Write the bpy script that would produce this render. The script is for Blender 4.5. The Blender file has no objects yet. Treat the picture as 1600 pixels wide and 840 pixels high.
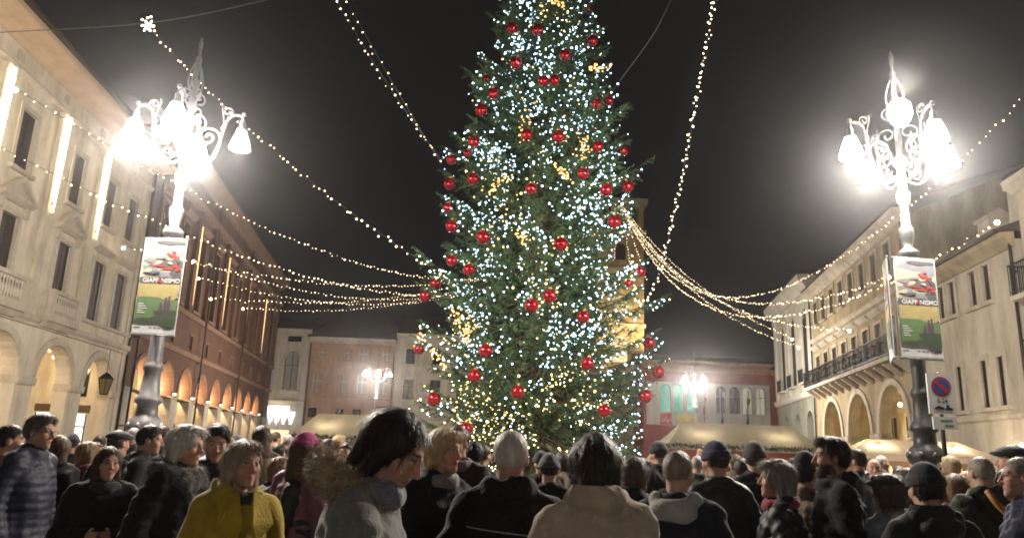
import bpy, math, random
import numpy as np
from mathutils import Vector, Matrix, Euler
from mathutils.geometry import tessellate_polygon
random.seed(7); rng = np.random.default_rng(7)
sc = bpy.context.scene
COL = sc.collection
PI = math.pi

# ------------------------------------------------------------------ camera
FPX = 1180.0                      # focal length in pixels of the 1600 px wide photograph
PITCH = math.atan(285 / FPX); ROLL = math.atan(194 / 5097)
CAMP = np.array([0.0, 0.0, 1.6])
_f = np.array([0, math.cos(PITCH), math.sin(PITCH)]); _r0 = np.array([1.0, 0, 0]); _u0 = np.array([0, -math.sin(PITCH), math.cos(PITCH)])
_R = math.cos(ROLL) * _r0 + math.sin(ROLL) * _u0; _U = -math.sin(ROLL) * _r0 + math.cos(ROLL) * _u0
cd = bpy.data.cameras.new('camera'); cam = bpy.data.objects.new('camera', cd); COL.objects.link(cam)
cd.sensor_width = 36; cd.lens = 36 * FPX / 1600; cd.clip_end = 2000; cd.clip_start = 0.05
cam.matrix_world = Matrix(((_R[0], _U[0], -_f[0], 0), (_R[1], _U[1], -_f[1], 0), (_R[2], _U[2], -_f[2], 1.6), (0, 0, 0, 1)))
cd.dof.use_dof = False
sc.camera = cam

def ray(px, py): return _f + _R * (px - 800) / FPX - _U * (py - 420) / FPX
def atY(px, py, Y):
    d = ray(px, py); return CAMP + d * (Y / d[1])
def proj(P):
    d = np.asarray(P, float) - CAMP; w = d @ _f
    return 800 + FPX * (d @ _R) / w, 420 - FPX * (d @ _U) / w
def hdir(px):
    a = ray(px, 0); b = ray(px, 1); py = -a[2] / (b[2] - a[2]); d = ray(px, py)
    return d[:2] / np.linalg.norm(d[:2])

# ------------------------------------------------------------------ night sky, exposure
w = bpy.data.worlds.new('World'); sc.world = w; w.use_nodes = True
wn = w.node_tree; bg = wn.nodes['Background']
bg.inputs[0].default_value = (1.0, 0.93, 0.90, 1); bg.inputs[1].default_value = 0.0085   # town glow on low cloud
sc.view_settings.view_transform = 'Standard'; sc.view_settings.look = 'None'
sc.view_settings.exposure = 0.2; sc.view_settings.gamma = 1.0; sc.view_settings.use_curve_mapping = False
sc.cycles.use_denoising = True
sc.cycles.pixel_filter_type = 'BLACKMAN_HARRIS'; sc.cycles.filter_width = 1.9
sc.cycles.max_bounces = 5; sc.cycles.diffuse_bounces = 3; sc.cycles.glossy_bounces = 3; sc.cycles.transmission_bounces = 4
sc.cycles.volume_bounces = 0; sc.cycles.sample_clamp_indirect = 3.0; sc.cycles.sample_clamp_direct = 0
sc.cycles.use_light_tree = True; sc.cycles.caustics_reflective = False; sc.cycles.caustics_refractive = False
sc.cycles.use_adaptive_sampling = True; sc.cycles.adaptive_threshold = 0.015

# ------------------------------------------------------------------ materials
MATS = {}
def nd(nt, typ, **kw):
    n = nt.nodes.new(typ)
    for k, v in kw.items(): setattr(n, k, v)
    return n
def mat(name, col, rough=0.8, var=0.15, scale=3.0, bump=0.0, bscale=40.0, metal=0.0, spec=0.4, sheen=0.0, attr=None, stretch=None, col2=None, stain=0.0, coat=0.0):
    if name in MATS: return MATS[name]
    m = bpy.data.materials.new(name); m.use_nodes = True; MATS[name] = m
    nt = m.node_tree; b = nt.nodes['Principled BSDF']
    b.inputs['Roughness'].default_value = rough; b.inputs['Metallic'].default_value = metal
    b.inputs['Specular IOR Level'].default_value = spec
    if sheen: b.inputs['Sheen Weight'].default_value = sheen
    if coat: b.inputs['Coat Weight'].default_value = coat
    tc = nd(nt, 'ShaderNodeTexCoord'); src = tc.outputs['Object']
    if stretch:
        mp = nd(nt, 'ShaderNodeMapping'); mp.inputs['Scale'].default_value = stretch
        nt.links.new(src, mp.inputs[0]); src = mp.outputs[0]
    if attr:
        a = nd(nt, 'ShaderNodeAttribute', attribute_name=attr); base = a.outputs['Color']
    else: base = None
    n1 = nd(nt, 'ShaderNodeTexNoise'); n1.inputs['Scale'].default_value = scale; n1.inputs['Detail'].default_value = 6; n1.inputs['Roughness'].default_value = 0.65
    nt.links.new(src, n1.inputs['Vector'])
    c1 = tuple(max(0, c * (1 - var)) for c in col[:3]) + (1,)
    c2 = (tuple(col2[:3]) if col2 else tuple(min(1, c * (1 + var)) for c in col[:3])) + (1,)
    rp = nd(nt, 'ShaderNodeValToRGB'); rp.color_ramp.elements[0].position = 0.3; rp.color_ramp.elements[1].position = 0.7
    nt.links.new(n1.outputs[0], rp.inputs[0])
    if base is not None:
        rp.color_ramp.elements[0].color = (1 - var,) * 3 + (1,); rp.color_ramp.elements[1].color = (1 + 0 * var,) * 3 + (1,)
        mx = nd(nt, 'ShaderNodeMix', data_type='RGBA', blend_type='MULTIPLY'); mx.inputs[0].default_value = 1
        nt.links.new(base, mx.inputs[6]); nt.links.new(rp.outputs[0], mx.inputs[7]); out = mx.outputs[2]
    else:
        rp.color_ramp.elements[0].color = c1; rp.color_ramp.elements[1].color = c2; out = rp.outputs[0]
    if stain:
        n3 = nd(nt, 'ShaderNodeTexNoise'); n3.inputs['Scale'].default_value = 0.9; n3.inputs['Detail'].default_value = 8; n3.inputs['Roughness'].default_value = 0.7
        mp3 = nd(nt, 'ShaderNodeMapping'); mp3.inputs['Scale'].default_value = (1.3, 1.3, 0.35); nt.links.new(tc.outputs['Object'], mp3.inputs[0]); nt.links.new(mp3.outputs[0], n3.inputs['Vector'])
        r3 = nd(nt, 'ShaderNodeValToRGB'); r3.color_ramp.elements[0].position = 0.42; r3.color_ramp.elements[1].position = 0.66
        r3.color_ramp.elements[0].color = (1, 1, 1, 1); r3.color_ramp.elements[1].color = (1 - stain, 1 - stain * 1.05, 1 - stain * 1.15, 1)
        nt.links.new(n3.outputs[0], r3.inputs[0])
        m3 = nd(nt, 'ShaderNodeMix', data_type='RGBA', blend_type='MULTIPLY'); m3.inputs[0].default_value = 1
        nt.links.new(out, m3.inputs[6]); nt.links.new(r3.outputs[0], m3.inputs[7]); out = m3.outputs[2]
    nt.links.new(out, b.inputs['Base Color'])
    if bump:
        n2 = nd(nt, 'ShaderNodeTexNoise'); n2.inputs['Scale'].default_value = bscale; n2.inputs['Detail'].default_value = 5
        nt.links.new(src, n2.inputs['Vector'])
        bp = nd(nt, 'ShaderNodeBump'); bp.inputs['Strength'].default_value = bump; bp.inputs['Distance'].default_value = 0.02
        nt.links.new(n2.outputs[0], bp.inputs['Height']); nt.links.new(bp.outputs[0], b.inputs['Normal'])
    return m
def emit(name, col, s, sample='AUTO'):
    if name in MATS: return MATS[name]
    m = bpy.data.materials.new(name); m.use_nodes = True; MATS[name] = m
    nt = m.node_tree; nt.nodes.remove(nt.nodes['Principled BSDF'])
    e = nd(nt, 'ShaderNodeEmission'); e.inputs[0].default_value = tuple(col) + (1,); e.inputs[1].default_value = s
    nt.links.new(e.outputs[0], nt.nodes['Material Output'].inputs[0])
    m.cycles.emission_sampling = sample
    return m
def brickmat(name, c1, c2, mortar, sx=0.26, sy=0.07):
    m = mat(name, c1, 0.9)
    nt = m.node_tree; b = nt.nodes['Principled BSDF']
    tc = [n for n in nt.nodes if n.type == 'TEX_COORD'][0]
    sep = nd(nt, 'ShaderNodeSeparateXYZ'); cb = nd(nt, 'ShaderNodeCombineXYZ'); nt.links.new(tc.outputs['Object'], sep.inputs[0])
    nt.links.new(sep.outputs[0], cb.inputs[0]); nt.links.new(sep.outputs[2], cb.inputs[1])
    br = nd(nt, 'ShaderNodeTexBrick'); br.inputs['Scale'].default_value = 1; br.inputs['Brick Width'].default_value = sx; br.inputs['Row Height'].default_value = sy
    br.inputs['Mortar Size'].default_value = 0.008; br.inputs['Color1'].default_value = c1 + (1,); br.inputs['Color2'].default_value = c2 + (1,); br.inputs['Mortar'].default_value = mortar + (1,)
    nt.links.new(cb.outputs[0], br.inputs['Vector'])
    n = nd(nt, 'ShaderNodeTexNoise'); n.inputs['Scale'].default_value = 0.7; n.inputs['Detail'].default_value = 8; nt.links.new(tc.outputs['Object'], n.inputs['Vector'])
    r = nd(nt, 'ShaderNodeValToRGB'); r.color_ramp.elements[0].color = (0.55, 0.5, 0.5, 1); r.color_ramp.elements[1].color = (1.15, 1.1, 1.05, 1)
    nt.links.new(n.outputs[0], r.inputs[0])
    mx = nd(nt, 'ShaderNodeMix', data_type='RGBA', blend_type='MULTIPLY'); mx.inputs[0].default_value = 1
    nt.links.new(br.outputs['Color'], mx.inputs[6]); nt.links.new(r.outputs[0], mx.inputs[7]); nt.links.new(mx.outputs[2], b.inputs['Base Color'])
    return m

M_plaster = mat('warm_white_plaster', (0.70, 0.62, 0.50), 0.9, 0.10, 1.2, 0.3, 18, stain=0.32)
M_trim = mat('pale_stone_trim', (0.56, 0.49, 0.40), 0.85, 0.12, 3, 0.3, 30, stain=0.25)
M_soffit = mat('peach_painted_soffit', (0.58, 0.42, 0.29), 0.9, 0.1, 1.5, 0.2, 20, stain=0.15)
M_shut = mat('dark_brown_shutter', (0.032, 0.021, 0.017), 0.6, 0.2, 4, 0.2, 30, stretch=(1, 1, 14))
M_glass = mat('dark_window_glass', (0.012, 0.013, 0.016), 0.12, 0.2, 1, spec=0.6)
M_brick = brickmat('red_brick', (0.165, 0.082, 0.054), (0.13, 0.062, 0.042), (0.16, 0.11, 0.082))
M_bpale = mat('pale_rusticated_stone', (0.52, 0.46, 0.38), 0.9, 0.15, 2.5, 0.5, 10, stain=0.35)
M_btrim = mat('terracotta_trim', (0.27, 0.16, 0.11), 0.9, 0.12, 3, 0.3, 20, stain=0.2)
M_yellow = mat('ochre_plaster', (0.43, 0.34, 0.21), 0.9, 0.12, 1.0, 0.25, 16, stain=0.42)
M_white = mat('grey_white_plaster', (0.58, 0.55, 0.48), 0.9, 0.08, 1.0, 0.25, 16, stain=0.2)
M_greyst = mat('grey_green_stone', (0.30, 0.30, 0.25), 0.9, 0.12, 2, 0.3, 14, stain=0.3)
M_cream = mat('cream_plaster', (0.58, 0.51, 0.41), 0.9, 0.08, 1.0, 0.25, 16, stain=0.34)
M_salmon = mat('salmon_plaster', (0.46, 0.27, 0.17), 0.9, 0.12, 0.8, 0.25, 14, stain=0.3)
M_redpl = mat('deep_red_plaster', (0.34, 0.10, 0.07), 0.9, 0.12, 0.8, 0.25, 14, stain=0.25)
M_roof = mat('dark_roof_tiles', (0.055, 0.040, 0.034), 0.9, 0.25, 6, 0.8, 9, stretch=(3, 1, 1))
M_iron = mat('black_wrought_iron', (0.02, 0.02, 0.021), 0.5, 0.2, 8, metal=0.3)
M_lampiron = mat('grey_painted_cast_iron', (0.16, 0.155, 0.16), 0.42, 0.15, 10, 0.25, 60, metal=0.35)
M_lampdark = mat('dark_green_black_cast_iron', (0.035, 0.036, 0.035), 0.42, 0.2, 10, 0.25, 60, metal=0.35)
M_pipe = mat('dark_copper_pipe', (0.05, 0.035, 0.028), 0.5, 0.2, 6, metal=0.4)
M_wire = mat('black_cable', (0.02, 0.02, 0.02), 0.6)
M_spancable = mat('steel_span_cable', (0.10, 0.10, 0.10), 0.5, metal=0.5)
M_wood = mat('dark_wood_door', (0.10, 0.055, 0.03), 0.6, 0.25, 3, 0.3, 20, stretch=(8, 8, 1))
M_canvas = mat('cream_stall_canvas', (0.58, 0.54, 0.42), 0.85, 0.08, 2, 0.25, 12)
M_ncanvas = mat('sand_awning_canvas', (0.50, 0.42, 0.32), 0.85, 0.08, 2, 0.25, 12)
def translucent(m, f):
    nt = m.node_tree; b = nt.nodes['Principled BSDF']; t = nd(nt, 'ShaderNodeBsdfTranslucent'); src = b.inputs['Base Color'].links[0].from_socket; nt.links.new(src, t.inputs[0]); x = nd(nt, 'ShaderNodeMixShader'); x.inputs[0].default_value = f
    nt.links.new(b.outputs[0], x.inputs[1]); nt.links.new(t.outputs[0], x.inputs[2]); nt.links.new(x.outputs[0], nt.nodes['Material Output'].inputs[0])
translucent(M_canvas, .5); translucent(M_ncanvas, .35)
M_redwood = mat('dark_red_stall_boards', (0.15, 0.028, 0.02), 0.7, 0.25, 3, 0.3, 20, stretch=(1, 1, 9))
M_garland = mat('fir_garland', (0.03, 0.06, 0.025), 0.8, 0.4, 30)
E_warm = emit('warm_string_bulb', (1.0, 0.76, 0.45), 9.0)
E_hot = emit('large_warm_bulb', (1.0, 0.78, 0.5), 22.0)
E_lamp = emit('street_lamp_glass', (0.96, 0.97, 1.0), 45.0, 'NONE')
E_lampdim = emit('pale_lamp_glass', (0.98, 0.96, 0.9), 2.2, 'NONE')
E_shop = emit('lit_shop_white', (1.0, 0.93, 0.78), 2.4)
E_shopw = emit('lit_shop_warm', (1.0, 0.74, 0.40), 1.3)
E_bar = emit('wash_bar', (1.0, .84, .56), 16.0)
E_bar2 = emit('amber_wash_bar', (1.0, .60, .24), 3.0)
E_cool = emit('cool_tree_bulb', (0.56, 0.80, 1.0), 17.0)
E_twarm = emit('warm_tree_bulb', (1.0, 0.66, 0.26), 10.0)
E_gold = emit('golden_star_bulb', (1.0, 0.50, 0.16), 5.0)

# ------------------------------------------------------------------ mesh helpers
class MB:
    def __init__(s): s.v = []; s.f = []; s.mi = []; s.n = 0
    def add(s, V, F, m=0):
        V = np.asarray(V, float).reshape(-1, 3); o = s.n
        s.v.append(V); s.n += len(V)
        for f in F: s.f.append(tuple(int(i) + o for i in f))
        s.mi += [m] * len(F); return s
    def box(s, x0, x1, y0, y1, z0, z1, m=0):
        V = [(x, y, z) for z in (z0, z1) for y in (y0, y1) for x in (x0, x1)]
        return s.add(V, [(0, 2, 3, 1), (4, 5, 7, 6), (0, 1, 5, 4), (2, 6, 7, 3), (0, 4, 6, 2), (1, 3, 7, 5)], m)
    def prism_x(s, prof, x0, x1, m=0):      # profile of (y,z) swept along x
        n = len(prof); V = [(x0, y, z) for y, z in prof] + [(x1, y, z) for y, z in prof]
        F = [(i, (i + 1) % n, n + (i + 1) % n, n + i) for i in range(n)] + [tuple(range(n))[::-1], tuple(range(n, 2 * n))]
        return s.add(V, F, m)
    def prism_y(s, prof, y0, y1, m=0):      # outline of (x,z) swept along y
        n = len(prof); V = [(x, y0, z) for x, z in prof] + [(x, y1, z) for x, z in prof]
        F = [((i + 1) % n, i, n + i, n + (i + 1) % n) for i in range(n)] + [tuple(range(n)), tuple(range(n, 2 * n))[::-1]]
        return s.add(V, F, m)
    def lathe(s, prof, seg=16, c=(0, 0, 0), m=0, cap=True):
        prof = np.array(prof, float); k = len(prof); a = np.arange(seg) * 2 * PI / seg
        V = np.stack([prof[:, None, 0] * np.cos(a) + c[0], prof[:, None, 0] * np.sin(a) + c[1], prof[:, None, 1] + 0 * a + c[2]], -1).reshape(-1, 3)
        F = [(i * seg + j, i * seg + (j + 1) % seg, (i + 1) * seg + (j + 1) % seg, (i + 1) * seg + j) for i in range(k - 1) for j in range(seg)]
        if cap: F += [tuple(range(seg))[::-1], tuple(range((k - 1) * seg, k * seg))]
        return s.add(V, F, m)
    def tube(s, pts, r, seg=6, m=0, caps=True):
        P = np.asarray(pts, float); n = len(P); r = np.broadcast_to(np.asarray(r, float), (n,))
        T = np.gradient(P, axis=0); T /= np.linalg.norm(T, axis=1)[:, None] + 1e-12
        up = np.array([0, 0, 1.0]) if abs(T[0][2]) < 0.9 else np.array([1.0, 0, 0])
        N = np.cross(T[0], up); N /= np.linalg.norm(N); V = []
        for i in range(n):
            N = N - T[i] * (N @ T[i]); N /= np.linalg.norm(N) + 1e-12; B = np.cross(T[i], N)
            for j in range(seg):
                a = 2 * PI * j / seg; V.append(P[i] + r[i] * (math.cos(a) * N + math.sin(a) * B))
        F = [(i * seg + j, i * seg + (j + 1) % seg, (i + 1) * seg + (j + 1) % seg, (i + 1) * seg + j) for i in range(n - 1) for j in range(seg)]
        if caps: F += [tuple(range(seg))[::-1], tuple(range((n - 1) * seg, n * seg))]
        return s.add(V, F, m)
    def sphere(s, c, r, seg=12, rings=8, m=0, sc_=(1, 1, 1)):
        V = [(c[0], c[1], c[2] + r * sc_[2])]
        for i in range(1, rings):
            t = PI * i / rings
            for j in range(seg):
                a = 2 * PI * j / seg; V.append((c[0] + r * sc_[0] * math.sin(t) * math.cos(a), c[1] + r * sc_[1] * math.sin(t) * math.sin(a), c[2] + r * sc_[2] * math.cos(t)))
        V.append((c[0], c[1], c[2] - r * sc_[2])); L = len(V) - 1
        F = [(0, 1 + j, 1 + (j + 1) % seg) for j in range(seg)]
        for i in range(rings - 2):
            for j in range(seg):
                a = 1 + i * seg; F.append((a + j, a + seg + j, a + seg + (j + 1) % seg, a + (j + 1) % seg))
        a = 1 + (rings - 2) * seg; F += [(a + j, L, a + (j + 1) % seg) for j in range(seg)]
        return s.add(V, F, m)
    def mesh(s, name, mats, smooth=False):
        me = bpy.data.meshes.new(name)
        me.from_pydata(np.concatenate(s.v).tolist() if s.v else [], [], s.f)
        mats = mats if isinstance(mats, (list, tuple)) else [mats]
        for m in mats: me.materials.append(m)
        if len(mats) > 1: me.polygons.foreach_set('material_index', s.mi)
        if smooth: me.polygons.foreach_set('use_smooth', [True] * len(me.polygons))
        me.update(); return me
    def build(s, name, mats, parent=None, smooth=False, **props):
        return link(name, s.mesh(name, mats, smooth), parent, **props)
def link(name, data, parent=None, loc=None, **props):
    o = bpy.data.objects.new(name, data); COL.objects.link(o)
    if parent is not None: o.parent = parent
    if loc is not None: o.location = loc
    for k, v in props.items(): o[k] = v
    return o
def thing(name, label, cat, loc=(0, 0, 0), rz=0.0, group=None):
    o = link(name, None, None, loc); o.rotation_euler = (0, 0, rz); o['label'] = label; o['category'] = cat; o.empty_display_size = 0.2
    if group: o['group'] = group
    return o
def copy_tree(o, parent=None):
    c = o.copy(); COL.objects.link(c); c.parent = parent
    for ch in o.children: copy_tree(ch, c)
    return c
def fastmesh(name, V, F, mats, smooth=True, mi=None):
    """V (n,3), F (m,3 or 4) numpy arrays"""
    me = bpy.data.meshes.new(name); V = np.ascontiguousarray(V, np.float32); F = np.ascontiguousarray(F, np.int32); k = F.shape[1]
    me.vertices.add(len(V)); me.vertices.foreach_set('co', V.ravel())
    me.loops.add(F.size); me.loops.foreach_set('vertex_index', F.ravel())
    me.polygons.add(len(F)); me.polygons.foreach_set('loop_start', np.arange(0, F.size, k, dtype=np.int32)); me.polygons.foreach_set('loop_total', np.full(len(F), k, np.int32))
    for m in (mats if isinstance(mats, (list, tuple)) else [mats]): me.materials.append(m)
    if mi is not None: me.polygons.foreach_set('material_index', np.ascontiguousarray(mi, np.int32))
    me.polygons.foreach_set('use_smooth', np.full(len(F), smooth)); me.update(calc_edges=True); return me
OCT_V = np.array([(1, 0, 0), (-1, 0, 0), (0, 1, 0), (0, -1, 0), (0, 0, 1), (0, 0, -1)], float)
OCT_F = np.array([(0, 2, 4), (2, 1, 4), (1, 3, 4), (3, 0, 4), (2, 0, 5), (1, 2, 5), (3, 1, 5), (0, 3, 5)])
def bulbs_mesh(name, P, r, m):
    P = np.asarray(P, float); r = np.broadcast_to(np.asarray(r, float), (len(P),))
    V = (P[:, None, :] + OCT_V[None] * r[:, None, None]).reshape(-1, 3)
    F = (OCT_F[None] + 6 * np.arange(len(P))[:, None, None]).reshape(-1, 3)
    return fastmesh(name, V, F, m, True)
def lamp(name, kind, loc, energy, col, parent=None, radius=0.1, rot=None, spot=None, blend=0.6):
    d = bpy.data.lights.new(name, kind); d.energy = energy; d.color = col; d.shadow_soft_size = radius
    o = link(name, d, parent, loc)
    if rot: o.rotation_euler = rot
    if spot: d.spot_size = spot; d.spot_blend = blend
    return o
# ------------------------------------------------------------------ ground
def ground_mat():
    m = mat('grey_stone_paving', (0.16, 0.15, 0.14), 0.65, 0.25, 2, 0.3, 30)
    nt = m.node_tree; b = nt.nodes['Principled BSDF']; tc = [n for n in nt.nodes if n.type == 'TEX_COORD'][0]
    br = nd(nt, 'ShaderNodeTexBrick'); br.inputs['Scale'].default_value = 1; br.inputs['Brick Width'].default_value = 0.8; br.inputs['Row Height'].default_value = 0.45
    br.inputs['Mortar Size'].default_value = 0.008; br.inputs['Color1'].default_value = (0.19, 0.175, 0.155, 1); br.inputs['Color2'].default_value = (0.13, 0.125, 0.115, 1); br.inputs['Mortar'].default_value = (0.05, 0.05, 0.045, 1)
    nt.links.new(tc.outputs['Object'], br.inputs['Vector']); nt.links.new(br.outputs['Color'], b.inputs['Base Color'])
    bp = nd(nt, 'ShaderNodeBump'); bp.inputs['Strength'].default_value = 0.5; bp.inputs['Distance'].default_value = 0.01; bp.invert = True
    nt.links.new(br.outputs['Fac'], bp.inputs['Height']); nt.links.new(bp.outputs[0], b.inputs['Normal'])
    return m
mb = MB(); mb.add([(-160, -60, 0), (160, -60, 0), (160, 260, 0), (-160, 260, 0)], [(0, 1, 2, 3)])
mb.build('ground', ground_mat(), kind='structure')

# ------------------------------------------------------------------ facade helpers
def rect(cx, z0, w, h): return [(cx - w / 2, z0), (cx + w / 2, z0), (cx + w / 2, z0 + h), (cx - w / 2, z0 + h)]
def arch(cx, z0, w, zs, n=14, rise=None):
    r = w / 2; rise = r if rise is None else rise
    return [(cx - r, z0), (cx + r, z0)] + [(cx + r * math.cos(PI * i / n), zs + rise * math.sin(PI * i / n)) for i in range(n + 1)]
def poly_wall(mb, outer, holes, y0, y1, m=0):
    loops = [outer] + holes; tris = tessellate_polygon([[Vector((x, z, 0)) for x, z in L] for L in loops])
    flat = [p for L in loops for p in L]; n = len(flat)
    V = [(x, y0, z) for x, z in flat] + [(x, y1, z) for x, z in flat]; F = []
    for a, b, c in tris:
        (ax, az), (bx, bz), (cx, cz) = flat[a], flat[b], flat[c]
        if (bx - ax) * (cz - az) - (bz - az) * (cx - ax) < 0: b, c = c, b
        F += [(a, b, c), (n + a, n + c, n + b)]
    o = 0
    for L in loops:
        k = len(L)
        for i in range(k):
            a, b = o + i, o + (i + 1) % k; F.append((a, n + a, n + b, b) if L is not outer else (b, n + b, n + a, a))
        o += k
    return mb.add(V, F, m)
def ring(mb, cx, zs, r0, r1, y0, y1, n=18, m=0, legs=0.0):
    A = [PI * i / n for i in range(n + 1)]
    out = [(cx + r1 * math.cos(a), zs + r1 * math.sin(a)) for a in A]; inn = [(cx + r0 * math.cos(a), zs + r0 * math.sin(a)) for a in A]
    if legs: out = [(cx + r1, zs - legs)] + out + [(cx - r1, zs - legs)]; inn = [(cx + r0, zs - legs)] + inn + [(cx - r0, zs - legs)]
    for i in range(len(out) - 1):
        q = [out[i], out[i + 1], inn[i + 1], inn[i]]
        V = [(x, y0, z) for x, z in q] + [(x, y1, z) for x, z in q]
        mb.add(V, [(0, 1, 2, 3), (7, 6, 5, 4), (0, 4, 5, 1), (3, 2, 6, 7)] + ([(0, 3, 7, 4)] if i == 0 else []) + ([(1, 5, 6, 2)] if i == len(out) - 2 else []), m)
    return mb
def bld(name, label, p, d, cat='building', group=None):
    return thing(name, label, cat, (p[0], p[1], 0), math.atan2(d[1], d[0]), group)
_wc = {}
def window(root, cx, z0, w_, h, key, trim=0.16, proud=0.05, depth=0.28, style='shutter', tm=None, arched=False, sill=True, glow=None, hood=None):
    """surround mesh with shutters or glazing, sill and hood as sub-parts; mesh data shared by key"""
    k = (key, round(w_, 3), round(h, 3))
    if k not in _wc:
        tm = tm or M_trim; L = []
        f = MB()
        if arched: ring(f, 0, h - w_ / 2, w_ / 2, w_ / 2 + trim, -proud, 0.04, legs=h - w_ / 2)
        else:
            f.box(-w_ / 2 - trim, -w_ / 2, -proud, 0.04, 0, h); f.box(w_ / 2, w_ / 2 + trim, -proud, 0.04, 0, h); f.box(-w_ / 2 - trim, w_ / 2 + trim, -proud, 0.04, h, h + trim)
        L.append(('window', f.mesh('window', tm)))
        if style == 'shutter':
            for sgn in (-1, 1):
                s = MB(); x0, x1 = (0.004, w_ / 2) if sgn > 0 else (-w_ / 2, -0.004)
                s.box(x0, x1, depth, depth + 0.05, 0, h)
                nl = max(6, int(h / 0.14))
                for i in range(nl):
                    zz = 0.06 + (h - 0.12) * i / nl; s.add([(x0 + .06, depth - .004, zz), (x1 - .06, depth - .004, zz), (x1 - .06, depth - .03, zz + .10), (x0 + .06, depth - .03, zz + .10)], [(0, 1, 2, 3)])
                L.append(('shutter', s.mesh('shutter', M_shut)))
        else:
            s = MB()
            if arched: poly_wall(s, arch(0, 0, w_, h - w_ / 2), [], depth, depth + 0.03)
            else: s.box(-w_ / 2, w_ / 2, depth, depth + .03, 0, h)
            L.append(('pane', s.mesh('pane', glow or M_glass)))
            s = MB(); hh = h
            s.box(-.03, .03, depth - .05, depth - .003, 0, hh - 0.02); s.box(-w_ / 2, w_ / 2, depth - .045, depth - .006, h * .62, h * .62 + .06); s.box(-w_ / 2, -w_ / 2 + .06, depth - .05, depth - .003, 0, h - (w_ / 2 if arched else 0)); s.box(w_ / 2 - .06, w_ / 2, depth - .05, depth - .003, 0, h - (w_ / 2 if arched else 0))
            L.append(('frame', s.mesh('frame', M_shut if style == 'dark' else M_trim)))
        if sill:
            s = MB(); s.box(-w_ / 2 - trim - .08, w_ / 2 + trim + .08, -proud - .12, .06, -.14, -.002); L.append(('sill', s.mesh('sill', tm)))
        if hood == 'flat':
            s = MB(); s.prism_x([(.02, h + trim + .25), (-.08, h + trim + .25), (-.28, h + trim + .42), (-.28, h + trim + .52), (.02, h + trim + .56)], -w_ / 2 - .42, w_ / 2 + .42); L.append(('hood', s.mesh('hood', tm)))
        if hood == 'pediment':
            s = MB(); zt = h + trim + .22; a = w_ / 2 + .5
            s.prism_x([(.02, zt), (-.1, zt), (-.30, zt + .14), (-.30, zt + .22), (.02, zt + .22)], -a, a)
            s.prism_y([(-a + .12, zt + .22), (a - .12, zt + .22), (0, zt + .78)], -.10, .02)
            for sg in (-1, 1):
                s.prism_y([(sg * a, zt + .222), (sg * (a - .22), zt + .222), (0, zt + .80), (0, zt + .95)][::sg], -.30, .021)
                s.box(sg * (a - .22) - .08, sg * (a - .22) + .08, -.16, .02, zt - .35, zt - .001)
            L.append(('pediment', s.mesh('pediment', tm)))
        _wc[k] = L
    wobj = None
    for nm, me in _wc[k]:
        if wobj is None: wobj = link(nm, me, root, (cx, 0, z0))
        else: link(nm, me, wobj)
    return wobj
def cornice(root, x0, x1, prof, m, name='cornice'):
    b = MB(); b.prism_x(prof, x0, x1); return b.build(name, m, root)
def simple_roof(root, x0, x1, z, y0, depth, rise, m=None, over=0.0):
    b = MB(); b.prism_x([(y0, z), (depth, z), (depth, z + .1), (depth * .5, z + rise), (y0, z + .12)], x0 - over, x1 + over); return b.build('roof', m or M_roof, root)
def shell(root, x0, x1, y0, y1, z1, m, name='side_wall'):
    b = MB(); b.box(x0, x0 + .3, y0, y1, -.3, z1); b.box(x1 - .3, x1, y0, y1, -.3, z1); b.box(x0 + .3, x1 - .3, y1 - .3, y1, -.3, z1); return b.build(name, m, root)
def downpipe(root, x, z0, z1, y=-.12):
    b = MB(); b.tube([(x, y, z0), (x, y, (z0 + z1) / 2), (x, y, z1)], .055, 8)
    for i in range(4): zz = z0 + (z1 - z0) * (i + .5) / 4; b.box(x - .08, x + .08, y - .02, .0, zz, zz + .05)
    return b.build('downpipe', M_pipe, root, True)
def balustrade(root, cx, z0, w_, proj=.5, hgt=1.05):
    b = MB(); b.box(cx - w_ / 2, cx + w_ / 2, -proj, 0, z0 - .14, z0)
    b.prism_x([(0, z0 - .14), (-proj * .8, z0 - .14), (-proj * .45, z0 - .34), (0, z0 - .38)], cx - w_ / 2 + .1, cx + w_ / 2 - .1)
    b.box(cx - w_ / 2, cx + w_ / 2, -proj, -proj + .2, z0 + hgt - .14, z0 + hgt)
    b.box(cx - w_ / 2 + .02, cx + w_ / 2 - .02, -proj + .02, -proj + .18, z0, z0 + .16)
    for sg in (-1, 1):
        b.box(cx + sg * (w_ / 2 - .15) - .15, cx + sg * (w_ / 2 - .15) + .15, -proj + .003, -proj + .197, z0, z0 + hgt - .13)
        b.box(cx + sg * (w_ / 2 - .07) - .065, cx + sg * (w_ / 2 - .07) + .065, -proj + .21, 0, z0 + .01, z0 + hgt - .02)
    o = b.build('balcony', M_trim, root)
    prof = [(.05, 0), (.05, .05), (.03, .08), (.06, .2), (.065, .3), (.03, .5), (.03, .6), (.05, .64), (.05, .75)]
    k = MB(); k.lathe(prof, 10); me = k.mesh('baluster', M_trim, True); n = int((w_ - .7) / .17)
    for i in range(n): link('baluster', me, o, (cx - (w_ - .7) / 2 + (w_ - .7) * (i + .5) / n, -proj + .1, z0 + .16))
    return o

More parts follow.
